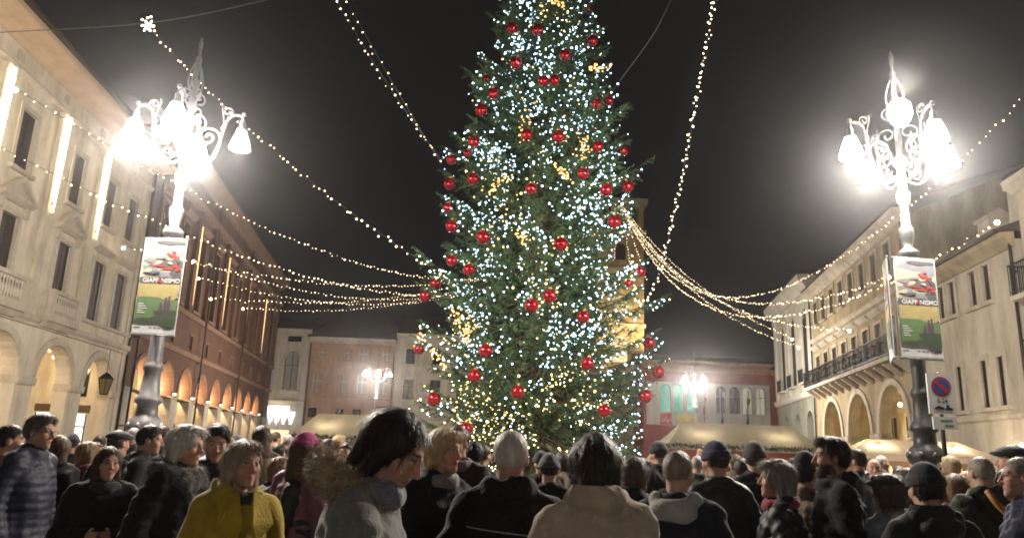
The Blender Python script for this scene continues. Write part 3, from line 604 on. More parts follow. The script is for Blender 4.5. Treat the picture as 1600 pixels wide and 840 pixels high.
b = MB(); b.prism_y(arch(0, 12.0, 1.6, 14.2), -.06, .3); b.build('arched_window', E_shopw, T)
b = MB(); b.box(-3.1, 3.1, -1.5, 0, 10.3, 10.6); o = b.build('balcony', M_cream, T)
k = MB(); k.box(-3.1, 3.1, -1.5, -1.36, 11.5, 11.62); [k.box(x - .06, x + .06, -1.48, -1.38, 10.6, 11.5) for x in np.arange(-3, 3.1, .3)]; k.build('balustrade', M_cream, o)
for x in (-1.6, 1.6): lamp('tower_light', 'POINT', (x, -1.0, 12.0), 900, (1.0, .74, .34), T, .15); lamp('tower_flood', 'SPOT', (x * 1.6, -5.5, 12.2), 6000, (1.0, .74, .36), T, .2, (math.radians(128), 0, 0), math.radians(60), .7)  # unseen floods, assumed, added to make the tower shaft glow
b = MB(); b.sphere((1.6, -1.0, 12.0), .14, 10, 8); b.sphere((-1.6, -1.0, 12.0), .14, 10, 8); b.build('floodlight', E_hot, T)
# loggia building
B4 = far('red_loggia_building', 'red building with a white loggia of arched windows and flags', 14.3, 28.2, 80, 11.3, M_redpl, [arch(x, 6.3, 1.05, 8.55) for x in (16.6, 18.0, 19.4, 22.4, 23.8, 25.2, 26.6)])
b = MB(); poly_wall(b, [(14.6, 4.9), (27.5, 4.9), (27.5, 9.35), (14.6, 9.35)], [arch(x, 6.3, 1.06, 8.55) for x in (16.6, 18.0, 19.4, 22.4, 23.8, 25.2, 26.6)], -.12, -.002); b.build('loggia_front', M_white, B4)
E_green = emit('green_lit_room', (.10, .55, .38), .55); E_pale = emit('pale_lit_room', (.75, .70, .5), .35)
for i, x in enumerate((16.6, 18.0, 19.4, 22.4, 23.8, 25.2, 26.6)):
    window(B4, x, 6.3, 1.06, 2.78, 'b4g' if i < 3 else 'b4d' if i < 5 else 'b4p', trim=.12, proud=.2, style='glass', arched=True, tm=M_white, sill=False, glow=E_green if i < 3 else None if i < 5 else E_pale)
b = MB(); b.box(14.3, 28.2, -.1, -.001, 10.45, 11.3); b.build('frieze', M_salmon, B4)
cornice(B4, 14.0, 28.4, [(0, 11.1), (-.2, 11.1), (-.55, 11.35), (-.6, 11.55), (0, 11.6)], M_salmon)
b = MB(); b.prism_x([(-.65, 11.61), (12, 11.61), (6, 13.0), (-.6, 11.7)], 14.0, 28.4); b.build('roof', M_roof, B4)
b = MB(); b.box(20.2, 22.0, -.9, -.121, 4.9, 5.1); o = b.build('balcony', M_white, B4); k = MB(); k.box(20.2, 22.0, -.9, -.82, 5.9, 6.0); [k.box(x, x + .08, -.88, -.84, 5.1, 5.9) for x in np.arange(20.25, 22, .2)]; k.build('balustrade', M_white, o)
for nm, x0, x1, z0, z1, c, lb in (('hanging_banner', 16.0, 17.2, 4.95, 6.1, (.55, .08, .10), 'red and white banner hung under loggia windows'), ('hanging_banner', 17.7, 19.9, 5.3, 6.05, (.62, .52, .06), 'yellow banner hung under loggia windows')):
    b = MB(); n = 9
    V = [(x0 + (x1 - x0) * i / n, -.16 - .04 * math.sin(i * 1.7 + j), z0 + (z1 - z0) * j / 3) for j in range(4) for i in range(n + 1)]
    b.add(V, [(j * (n + 1) + i, j * (n + 1) + i + 1, (j + 1) * (n + 1) + i + 1, (j + 1) * (n + 1) + i) for j in range(3) for i in range(n)])
    if nm and c[1] < .2:
        for q in range(5): b.box(x0 + .15 + .2 * q, x0 + .27 + .2 * q, -.215, -.205, z0 + .2 + .13 * (q % 3), z0 + .5 + .13 * (q % 3), 1)
    o = b.build(nm, [mat('cloth_%s' % lb.split()[0], c, .85), M_white], None); o.location = (0, 80, 0); o['label'] = lb; o['category'] = 'banner'
for x, c, nm in ((20.5, (.45, .03, .03), 'red'), (22.35, (.03, .04, .2), 'blue'), (25.0, (.03, .12, .09), 'green')):
    r = thing('flag', '%s flag on a slanted pole in front of the loggia' % nm, 'flag', (x, 79.8, 6.2), 0, 'flags on the loggia')
    b = MB(); b.tube([(0, 0, 0), (-.1, -.8, 1.2), (-.2, -1.5, 2.4)], .03, 6); b.build('pole', M_iron, r)
    V = []; n = 8
    for i in range(n + 1):
        t = i / n
        for j in range(4): V.append((-.2 * t + .12 * math.sin(j * 2 + i), -1.5 * t - .12 * j * .6, 2.4 * t - 0.1 - (1.2 - .3 * t) * j / 3))
    b = MB(); b.add(V, [(i * 4 + j, i * 4 + j + 1, i * 4 + j + 5, i * 4 + j + 4) for i in range(n) for j in range(3)]); b.build('cloth', mat('flag_' + nm, c, .8), r, True)
RB = bld('red_side_house', 'narrow red house between loggia building and white townhouse', (28.2, 80), (-.22, -1))
b = MB(); poly_wall(b, [(0.1, -.3), (15.5, -.3), (15.5, 11.0), (0.1, 11.0)], [rect(x, 6.5, 1.0, 1.9) for x in (2.4, 5.4, 8.4, 11.4)], 0, .4); b.build('wall', M_redpl, RB)
for x in (2.4, 5.4, 8.4, 11.4): window(RB, x, 6.5, 1.0, 1.9, 'rb', style='glass', tm=M_white)
shell(RB, .1, 15.5, .41, 8, 11, M_redpl)
b = MB(); b.prism_x([(-.5, 11.01), (8, 11.01), (4, 13), (-.45, 11.1)], 0.1, 15.5); b.build('roof', M_roof, RB)
# ------------------------------------------------------------------ ornate street lamps
def scroll(c, r0, r1, turns, a0, n=22, plane='xz'):
    P = []
    for i in range(n + 1):
        t = i / n; a = a0 + turns * 2 * PI * t; r = r0 + (r1 - r0) * t; P.append((c[0] + r * math.cos(a), 0, c[1] + r * math.sin(a)))
    return np.array(P)
def bez(p0, p1, p2, p3, n=14):
    t = np.linspace(0, 1, n)[:, None]; p0, p1, p2, p3 = map(np.array, (p0, p1, p2, p3)); return (1 - t) ** 3 * p0 + 3 * t * (1 - t) ** 2 * p1 + 3 * t * t * (1 - t) * p2 + t ** 3 * p3
_shaft = [(.34, 0), (.34, .12), (.30, .16), (.30, .55), (.33, .6), (.33, .66), (.24, .74), (.22, 1.0), (.20, 1.35), (.19, 1.62), (.245, 1.68), (.26, 1.76), (.245, 1.86), (.17, 1.92), (.155, 2.1), (.20, 2.14), (.20, 2.2), (.15, 2.26), (.125, 2.6), (.15, 2.66), (.15, 2.72), (.11, 2.78), (.095, 3.6), (.08, 4.75), (.12, 4.8), (.16, 4.86), (.16, 4.92), (.07, 5.0), (.09, 5.1), (.11, 5.2), (.11, 5.3), (.07, 5.36), (.065, 5.7), (.10, 5.76), (.10, 5.9), (.065, 5.95), (.06, 6.35), (.11, 6.42), (.11, 6.5), (.05, 6.58), (.05, 7.1), (.09, 7.16), (.06, 7.25), (.035, 7.5), (.06, 7.55), (.025, 7.7), (.05, 8.05), (.02, 8.12), (.035, 8.3), (.035, 8.36), (.004, 8.46)]
def make_lamp(root, m, ang0, lit, shades_em, point, far=False, top=False):
    seg = 8 if far else 18
    b = MB(); b.lathe(_shaft, seg); 
    if not far:
        for i in range(8): a = i * PI / 4; b.sphere((.215 * math.cos(a), .215 * math.sin(a), 1.2), .05, 8, 6, sc_=(1, 1, 3.2)); b.sphere((.24 * math.cos(a), .24 * math.sin(a), 1.77), .05, 8, 6, sc_=(1, 1, 1.2))
    b.build('post', m, root, True)
    if not far:   # filigree crown round the upper stem
        b = MB()
        for i in range(4):
            a = ang0 + PI / 4 + i * PI / 2; R_ = Matrix.Rotation(a, 3, 'Z')
            for path in (scroll((.16, 6.95), .16, .03, 1.3, -PI / 2), scroll((.12, 7.35), .12, .02, 1.2, -PI / 2), bez((.05, 0, 7.4), (.2, 0, 7.5), (.12, 0, 7.8), (.04, 0, 7.95))):
                b.tube([R_ @ Vector(p) for p in path], .016, 5)
        b.build('filigree_crown', m, root, True)
    for i in range(4):
        a = ang0 + i * PI / 2; R_ = Matrix.Rotation(a, 3, 'Z'); b = MB(); rr = 6 if not far else 4
        b.tube([R_ @ Vector(p) for p in bez((.06, 0, 6.15), (.55, 0, 5.85), (.52, 0, 6.75), (.60, 0, 6.95))], .026, rr)
        b.tube([R_ @ Vector(p) for p in bez((.60, 0, 6.95), (.68, 0, 7.12), (.86, 0, 7.12), (.86, 0, 6.98))], .022, rr)
        if not far:
            b.tube([R_ @ Vector(p) for p in scroll((.33, 6.62), .19, .03, 1.5, 0)], .018, 6)
            b.tube([R_ @ Vector(p) for p in scroll((.28, 6.28), .12, .02, 1.3, PI)], .014, 6)
            b.tube([R_ @ Vector(p) for p in scroll((.60, 7.12), .10, .015, 1.4, -PI / 2)], .014, 6)
            b.tube([R_ @ Vector(p) for p in bez((.52, 0, 6.8), (.62, 0, 6.95), (.45, 0, 7.15), (.52, 0, 7.22))], .012, 5)
            b.sphere(R_ @ Vector((.86, 0, 7.1)), .04, 8, 6)
        arm = b.build('arm', m, root, True)
        c = R_ @ Vector((.86, 0, 6.62))
        k = MB(); k.lathe([(.02, .36), (.05, .34), (.055, .24), (.09, .2), (.095, .17), (.02, .16)], 12 if not far else 6, c); k.build('shade_cap', m, arm, True)
        k = MB(); k.lathe([(.085, .17), (.11, .1), (.155, -.02), (.185, -.14), (.18, -.17), (.12, -.18), (.01, -.18)], 16 if not far else 8, c, cap=False); k.build('shade', shades_em[i], arm, True)
        if point: lamp('lamp_light', 'POINT', c + Vector((0, 0, -.28)), point[i], (1.0, .91, .79), root, .09)
    if top:
        k = MB(); k.lathe([(.05, 7.05), (.14, 7.12), (.19, 7.25), (.17, 7.4), (.08, 7.5), (.01, 7.52)], 16, (0, -.12, 0)); k.build('top_globe', shades_em[0], root, True)
lx, ly = -5.595, 12.0
l1 = thing('street_lamp', 'ornate grey cast iron street lamp before the pale palace, one bell shade dim', 'street lamp', (lx, ly, 0), 0, 'ornate four arm street lamps')
make_lamp(l1, M_lampiron, math.radians(10), None, [E_lampdim, E_lamp, E_lamp, E_lamp], [320, 2000, 2000, 2000])
l2 = thing('street_lamp', 'ornate dark cast iron street lamp beside the no parking sign, all globes glaring', 'street lamp', (6.31, 11.6, 0), 0, 'ornate four arm street lamps')
make_lamp(l2, M_lampdark, math.radians(8), None, [E_lamp] * 4, [1350] * 4, top=True)
lamp('lamp_light', 'POINT', (0, -.3, 7.7), 500, (1.0, .91, .79), l2, .14)
l3 = thing('street_lamp', 'distant street lamp standing before the salmon house', 'street lamp', (-9.24, 54, 0), 0, 'ornate four arm street lamps')
make_lamp(l3, M_lampiron, math.radians(12), None, [E_lampdim, E_lamp, E_lamp, E_lamp], [300, 1600, 1600, 1600], far=True)
l4 = thing('street_lamp', 'distant street lamp standing before the red loggia building', 'street lamp', (12.28, 50, 0), 0, 'ornate four arm street lamps')
make_lamp(l4, M_lampiron, math.radians(30), None, [E_lamp] * 4, [1500] * 4, far=True)

for x_, lb in ((-3.6, 'assumed unseen street lamp at the open end of the square, palace side'), (6.6, 'assumed unseen street lamp at the open end of the square, townhouse side')):  # assumed lamps, out of view, added to light the near coats and faces
    assumed_lamp = thing('street_lamp', lb, 'street lamp', (x_, -17, 0), 0, 'ornate four arm street lamps'); make_lamp(assumed_lamp, M_lampiron, math.radians(10), None, [E_lamp] * 4, [230] * 4, far=True)

# ------------------------------------------------------------------ exhibition banners on the near lamps
def text_mesh(s, size, m, parent, loc, rot=(PI / 2, 0, 0), bold=0.0):
    c = bpy.data.curves.new('lettering', 'FONT'); c.body = s; c.size = size; c.align_x = 'CENTER'; c.align_y = 'CENTER'; c.offset = bold; c.resolution_u = 3
    o = bpy.data.objects.new('lettering', c); COL.objects.link(o); dg = bpy.context.evaluated_depsgraph_get()
    me = bpy.data.meshes.new_from_object(o.evaluated_get(dg)); bpy.data.objects.remove(o)
    me.materials.clear(); me.materials.append(m); q = link('lettering', me, parent, loc); q.rotation_euler = rot; return q
PM = [mat('poster_' + n, c, .5, .12, 6) for n, c in (('paper', (.36, .33, .24)), ('cloud', (.17, .17, .19)), ('smoke', (.08, .075, .08)), ('red', (.30, .035, .03)), ('sand', (.33, .27, .12)), ('green', (.10, .16, .07)), ('darkgreen', (.05, .07, .04)), ('plum', (.09, .05, .08)), ('white', (.52, .52, .52)))]
def blob(b, cx, cz, rx, rz, y, m, seed, n=22, rough=.35):
    r = random.Random(seed); ph = [r.random() * 6.28 for _ in range(4)]; P = []
    for i in range(n):
        a = 2 * PI * i / n; k = 1 + rough * (.5 * math.sin(2 * a + ph[0]) + .35 * math.sin(3 * a + ph[1]) + .3 * math.sin(5 * a + ph[2]) + .2 * math.sin(7 * a + ph[3]))
        P.append((max(-.325, min(.325, cx + rx * k * math.cos(a))), y, max(-.755, min(.755, cz + rz * k * math.sin(a)))))
    b.add([(cx, y, cz)] + P, [(0, 1 + i, 1 + (i + 1) % n) for i in range(n)], m)
def make_banner(root, W=.68, H=1.55, m_frame=None):
    b = MB(); b.box(-W / 2, W / 2, -.008, .008, -H / 2, H / 2); b.build('panel', PM[8], root)
    for z in (H / 2 + .01, -H / 2 - .01):
        k = MB(); k.tube([(-W / 2 - .02, 0, z), (0, .0, z), (W / 2 + .02, 0, z)], .014, 8); k.build('rail', M_lampiron, root, True)
    b = MB(); y = -.010
    def q(x0, x1, z0, z1, m, dy=0): b.add([(x0, y - dy, z0), (x1, y - dy, z0), (x1, y - dy, z1), (x0, y - dy, z1)], [(0, 1, 2, 3)], m)
    a = W / 2 - .012
    q(-a, a, -.56, .76, 0); 
    for i, (cx, cz, rx, rz, m) in enumerate([(.0, .66, .32, .07, 1), (.22, .60, .12, .12, 1), (-.16, .30, .16, .06, 1), (.16, .36, .2, .10, 2), (.05, .20, .3, .05, 1), (.24, .2, .1, .1, 2), (-.2, .42, .12, .03, 1), (.1, .72, .22, .04, 2),
                                               (.13, .50, .05, .03, 3), (.07, .53, .03, .02, 3), (.2, .47, .04, .03, 3), (.16, .56, .03, .015, 3), (-.05, .33, .11, .012, 3), (.08, .29, .1, .016, 3), (.2, .33, .05, .03, 3), (.26, .28, .04, .03, 3), (-.18, .36, .05, .01, 3), (.12, .38, .04, .02, 0), (-.02, .47, .08, .02, 1), (.24, .44, .03, .05, 2), (-.22, .25, .07, .03, 0), (-.1, .22, .08, .02, 2)]):
        blob(b, cx, cz, rx, rz, y - .0006 * (i + 1), m, i)
    q(-a, a, .02, .14, 2, .011); q(-a, a, -.12, .04, 4, .0115); blob(b, .0, -.16, .32, .10, y - .012, 4, 40, rough=.12)
    q(-a, a, -.56, -.22, 5, .0125); blob(b, -.1, -.26, .3, .09, y - .013, 5, 41, rough=.15); blob(b, .2, -.5, .22, .12, y - .0134, 6, 42); blob(b, .0, -.54, .3, .05, y - .0138, 6, 43)
    for i, (cx, cz) in enumerate([(.14, -.32), (.19, -.30), (.07, -.38)]):
        blob(b, cx, cz, .025, .11 - .03 * (i == 2), y - .0142 - .0004 * i, 7, 50 + i, rough=.15); blob(b, cx, cz + .12 - .03 * (i == 2), .018, .022, y - .0156, 7, 60 + i, rough=.05)
    for i in range(5): q(-.29, -.29 + .09 + .03 * (i % 3), -.30 - .035 * i, -.285 - .035 * i, 8, .0165)
    q(-a, a, -.76, -.575, 8, .001)
    for i, (x, wd) in enumerate([(-.26, .10), (-.05, .05), (.02, .05), (.09, .05), (.26, .1)]): q(x - wd / 2, x + wd / 2, -.68, -.655, 1, .003)
    b.build('printed_picture', PM, root)
    text_mesh('GIAPP', .098, PM[8], root, (-.145, -.0285, .085), bold=.002); text_mesh('NISMO', .098, PM[8], root, (.17, -.0285, .085), bold=.002)
    b = MB(); b.add([(.0, -.0285, .085)] + [(.0 + .034 * math.cos(t), -.0285, .085 + .034 * math.sin(t)) for t in np.linspace(0, 2 * PI, 24, endpoint=False)], [(0, 1 + i, 1 + (i + 1) % 24) for i in range(24)]); b.build('red_disc', PM[3], root)
bn = thing('exhibition_banner', 'flat exhibition banner with red foliage picture on the grey lamp post', 'banner', (lx - .0, ly - .19, 3.95), 0, 'exhibition banners on lamp posts'); make_banner(bn)
for z in (.74, -.77): k = MB(); k.box(-.03, .03, .0, .12, z, z + .03); k.build('bracket', M_lampiron, bn)
bn = thing('exhibition_banner', 'exhibition banner with red foliage picture on the dark lamp post', 'banner', (6.31 - .03, 11.6 - .19, 3.98), math.radians(6), 'exhibition banners on lamp posts'); make_banner(bn, W=.60 + .08)
bn = thing('exhibition_banner', 'second banner seen almost edge on behind the dark lamp post banner', 'banner', (6.31 - .36, 11.6 + .06, 3.98), math.radians(-112), 'exhibition banners on lamp posts'); make_banner(bn)

# ------------------------------------------------------------------ no parking sign
sg = thing('no_parking_sign', 'no parking sign with tow plate on a dark pole beside the lamp', 'sign', (6.31, 11.05, 0))
b = MB(); b.lathe([(.03, 0), (.03, 2.95), (.02, 2.97)], 10, (-.0, .05, 0)); b.build('pole', M_lampdark, sg, True)
M_sw = mat('sign_white', (.66, .66, .64), .5, .06, 5); M_sb = mat('sign_blue', (.03, .09, .36), .45, .06); M_sr = mat('sign_red', (.5, .03, .03), .45, .06); M_sk = mat('sign_black', (.03, .03, .03), .5); M_sgn = mat('sign_green_print', (.12, .26, .2), .5)
b = MB(); b.box(-.20, .20, -.012, .012, 2.36, 2.94); pl = b.build('plate', M_sw, sg)
def disc(cx, cz, r, y, m, par, nm, n=32):
    b = MB(); b.add([(cx, y, cz)] + [(cx + r * math.cos(t), y, cz + r * math.sin(t)) for t in np.linspace(0, 2 * PI, n, endpoint=False)], [(0, 1 + i, 1 + (i + 1) % n) for i in range(n)]); return b.build(nm, m, par)
disc(0, 2.75, .145, -.014, M_sr, pl, 'red_ring'); disc(0, 2.75, .115, -.016, M_sb, pl, 'blue_disc')
b = MB(); q = .105; d_ = .018; b.add([(-q * .7 - d_, -.018, 2.75 + q * .7 - d_), (-q * .7 + d_, -.018, 2.75 + q * .7 + d_), (q * .7 + d_, -.018, 2.75 - q * .7 + d_), (q * .7 - d_, -.018, 2.75 - q * .7 - d_)], [(0, 3, 2, 1)]); b.build('slash', M_sr, pl)
text_mesh('0-24', .085, M_sk, pl, (0, -.014, 2.54), bold=.002)
b = MB(); b.prism_y([(-.12, 2.42), (.02, 2.42), (.02, 2.45), (-.06, 2.48), (-.13, 2.44)], -.015, -.013); b.prism_y([(.03, 2.41), (.14, 2.41), (.14, 2.45), (.10, 2.45), (.09, 2.49), (.05, 2.49), (.05, 2.45), (.03, 2.45)], -.015, -.013); b.build('tow_truck_symbol', M_sk, pl)
b = MB(); b.box(-.16, .18, -.012, .012, 2.14, 2.32); p2_ = b.build('lower_plate', M_sw, sg)
b = MB(); b.box(-.05, .12, -.0135, -.0125, 2.25, 2.28); b.box(.0, .13, -.0135, -.0125, 2.18, 2.21); b.build('print', M_sgn, p2_)

# ------------------------------------------------------------------ strings of lights
def hang(A, B, thru, n=60):
    """parabola from A to B whose sag makes it pass near the photo pixel"""
    A = np.array(A, float); B = np.array(B, float); t = np.linspace(0, 1, n)[:, None]; best = None
    for s in np.linspace(0, 14, 141):
        P = A + (B - A) * t; P[:, 2] -= (s * 4 * t * (1 - t))[:, 0]
        e = min((proj(p)[0] - thru[0]) ** 2 + (proj(p)[1] - thru[1]) ** 2 for p in P[2:-2:2])
        if best is None or e < best[0]: best = (e, s, P)
    return best[2]
def resample(P, step):
    L = np.concatenate([[0], np.cumsum(np.linalg.norm(np.diff(P, axis=0), axis=1))]); u = np.arange(step * .5, L[-1], step)
    return np.stack([np.interp(u, L, P[:, i]) for i in range(3)], 1)
def string(P, label, step=.28, r=.024, group='strings of warm bulbs over the square', end=None, m=None, drop=.05):
    P = np.array(P, float); o0 = P[0].copy()
    b = MB(); b.tube(P - o0, .009, 4, caps=False); o = b.build('light_string', M_wire); o.location = o0; o['label'] = label; o['category'] = 'string lights'; o['group'] = group
    Q = resample(P, step); Q = Q + rng.normal(0, .032, Q.shape); Q[:, 2] -= drop * rng.random(len(Q))
    link('bulbs', bulbs_mesh('bulbs', Q - o0, r * rng.uniform(.55, 1.3, len(Q)), m or E_warm), o, kind='stuff')
    if end is not None:
        k = MB(); k.sphere(np.array(end) - o0, .075, 10, 8); k.build('end_lamp', E_hot, o, True)
    return o
def onfac(p, d, px, py, off=.3):
    n = np.array([d[1], -d[0]]); p = np.array(p) + n * off; r = ray(px, py); t = ((p - CAMP[:2]) @ n) / (r[:2] @ n); return CAMP + r * t
HUB = np.array([12.7, 85.3, 30.6])
b = MB(); b.box(-.25, .25, -.3, .0, -.3, .3); b.tube([(0, -.15, 0), (0, -.6, .05), (0, -.75, 0)], .05, 6); o = b.build('string_anchor', M_iron); o.location = (12.7, 86, 30.6); o['label'] = 'iron bracket on clock tower holding the light strings'; o['category'] = 'bracket'
Ls = [(pL1, dL1, 20, 135, (450, 368), 'long light string reaching the first lit pilaster of the palace'),
      (pL1, dL1, -28, 215, (400, 405), 'long light string passing the palace window rows'),
      (pL1, dL1, 190, 383, (400, 428), 'light string ending at the last window of the pale palace'),
      (pL2, dL2, 300, 405, (480, 455), 'light string ending at the first pilaster of the brick palace'),
      (pL2, dL2, 308, 432, (480, 468), 'light string ending between brick palace pilasters'),
      (pL2, dL2, 327, 464, (480, 473), 'light string ending at a drop lamp on the brick palace'),
      (pL2, dL2, 378, 480, (500, 485), 'shortest light string at the far end of the brick palace')]
for p, d, px, py, th, lb in Ls:
    A = onfac(p, d, px, py, .45); string(hang(HUB, A, th, 90), lb, .34, .03, end=A + np.array([.1, 0, -.12]))
Rs = [((1610, 132), 17.0, (1300, 410), 'highest light string on the right, rising past the dark lamp'), (None, (pR0, dR0, 1562, 343), (1085, 466), 'light string ending at the cream house gutter'),
      (None, (pR1, dR1, 1330, 514), (1150, 480), 'light string ending on the ochre townhouse front'), (None, (pR1, dR1, 1240, 528), (1170, 498), 'upper of two light strings ending on the white townhouse'),
      (None, (pR1, dR1, 1250, 541), (1180, 515), 'lower of two light strings ending on the white townhouse'), (None, (pR1, dR1, 1392, 430), (1120, 462), 'light string running to the ochre townhouse behind the banner')]
MAST = onfac(pR0, dR0, 1640, 106, -1.2); b = MB(); b.tube([(0, 0, 10.9), (0, 0, 12), (0, 0, MAST[2] + .1)], .05, 8); o = b.build('roof_mast', M_iron, None, True); o.location = (MAST[0], MAST[1], 0); o['label'] = 'thin iron mast on the taller cream house roof'; o['category'] = 'mast'
for a, q, th, lb in Rs:
    A = MAST if a else onfac(*q, .5)
    string(hang(HUB, A, th, 90), lb, .34, .03, end=None if a else A + np.array([-.1, 0, -.1]))
# short fan of drops below the tower bracket
for i, (px, py) in enumerate([(940, 395), (958, 410), (985, 420), (1012, 440)]):
    string(np.linspace(HUB, atY(px, py, 84.5), 12), 'short light drop fanning below the clock tower bracket', .35, .04, 'light drops below the tower bracket')
# span wire with its star, and strings to the tree
E0 = onfac(pL1, dL1, -20, 52, .05); ST = atY(232, 36, 20.0); S2 = atY(430, -3, 18.5); S4 = np.array([*(pR0 + dR0 * 21.0), 10.75])
def crom(P, n=14):
    P = np.array(P); Q = []
    E = np.vstack([2 * P[0] - P[1], P, 2 * P[-1] - P[-2]])
    for i in range(1, len(E) - 2):
        t = np.linspace(0, 1, n, endpoint=False)[:, None]; a, b_, c, d = E[i - 1:i + 3]
        Q.append(.5 * (2 * b_ + (c - a) * t + (2 * a - 5 * b_ + 4 * c - d) * t ** 2 + (3 * b_ - a - 3 * c + d) * t ** 3))
    return np.vstack(Q + [P[-1:]])
b = MB(); b.tube(crom([E0, ST, S2, atY(518, -28, 17.1), atY(800, -70, 17.0), atY(1056, -20, 17.4), atY(1119, -24, 17.2), S4]), .014, 5); o = b.build('span_wire', M_spancable); o['label'] = 'bare steel span wire running from the palace eaves overhead'; o['category'] = 'cable'
st = thing('light_star', 'bright snowflake star hanging from the span wire', 'light star', ST, 0)
b = MB()
for i in range(6): a = i * PI / 3; b.tube([(0, 0, -.1), (.16 * math.cos(a), 0, -.1 + .16 * math.sin(a))], .012, 5)
b.build('frame', M_iron, st)
P = [(r * math.cos(i * PI / 3), 0, -.1 + r * math.sin(i * PI / 3)) for i in range(6) for r in (.05, .09, .13, .17)] + [(0, 0, -.1), (-.05, 0, .16), (.04, 0, .2), (-.2, 0, .1)]
link('bulbs', bulbs_mesh('bulbs', P, .028, E_hot), st, kind='stuff')
TX, TY = 0.74, 20.0
string(hang(ST - [0, 0, .1], atY(698, 432, 18.6), (450, 250)), 'light string from the snowflake star down to the tree', .2, .024)
string(hang(atY(512, -25, 17.2), atY(692, 252, 18.6), (600, 118)), 'upper of two paired light strings rising from the tree', .2, .02)
string(hang(atY(528, -25, 17.0), atY(690, 256, 18.5), (604, 118)), 'lower of two paired light strings rising from the tree', .3, .018)
string(crom([atY(1119, -20, 17.2), atY(1101, 80, 17.4), atY(1078, 215, 17.7), atY(1052, 340, 17.9), atY(1025, 440, 18.2), atY(1004, 469, 18.3), atY(990, 455, 18.5), atY(986, 395, 18.6)]), 'slack light string looping down right of the tree', .085, .022)
b = MB(); b.tube(crom([atY(1056, -15, 17.4), atY(1020, 55, 17.8), atY(968, 127, 18.8)]), .012, 5); o = b.build('guy_wire', M_spancable); o['label'] = 'thin bare guy wire from the tree up to the right'; o['category'] = 'cable'
# far curtain of white icicle lights under the shop fascia
P = []
for i in range(46):
    x = -25.1 + 3.5 * i / 45; L = .4 + 1.1 * abs(math.sin(i * .35)) * random.uniform(.6, 1)
    P += [(x, 78.6, 4.7 - z) for z in np.arange(0, L, .12)]
o = link('icicle_lights', bulbs_mesh('icicle_lights', np.array(P) - P[0], .035, emit('icicle_bulb', (.8, .86, 1), 5)), None, P[0]); o['label'] = 'white icicle light curtain under shop fascia at brick palace end'; o['category'] = 'string lights'

# hanging lantern in the arcade arch
ln = thing('hanging_lantern', 'black iron lantern hanging in the last arch of the palace', 'lantern', (pL1[0] + dL1[0] * 3.75 + .35, pL1[1] + dL1[1] * 3.75, 3.35))
b = MB(); b.tube([(0, 0, 1.0), (0, 0, 1.4), (0, 0, 2.02)], .015, 6); b.lathe([(.04, .98), (.12, .92), (.34, .72), (.34, .68), (.3, .68)], 6); b.lathe([(.16, 0), (.18, .05), (.16, .06)], 6)
for i in range(6): a = i * PI / 3; b.tube([(.17 * math.cos(a), .17 * math.sin(a), .05), (.24 * math.cos(a), .24 * math.sin(a), .35), (.32 * math.cos(a), .32 * math.sin(a), .7)], .018, 5)
b.build('frame', M_iron, ln)
b = MB(); b.lathe([(.15, .06), (.22, .35), (.3, .68)], 6, cap=False); b.build('glass', mat('smoked_lantern_glass', (.22, .17, .07), .25), ln)
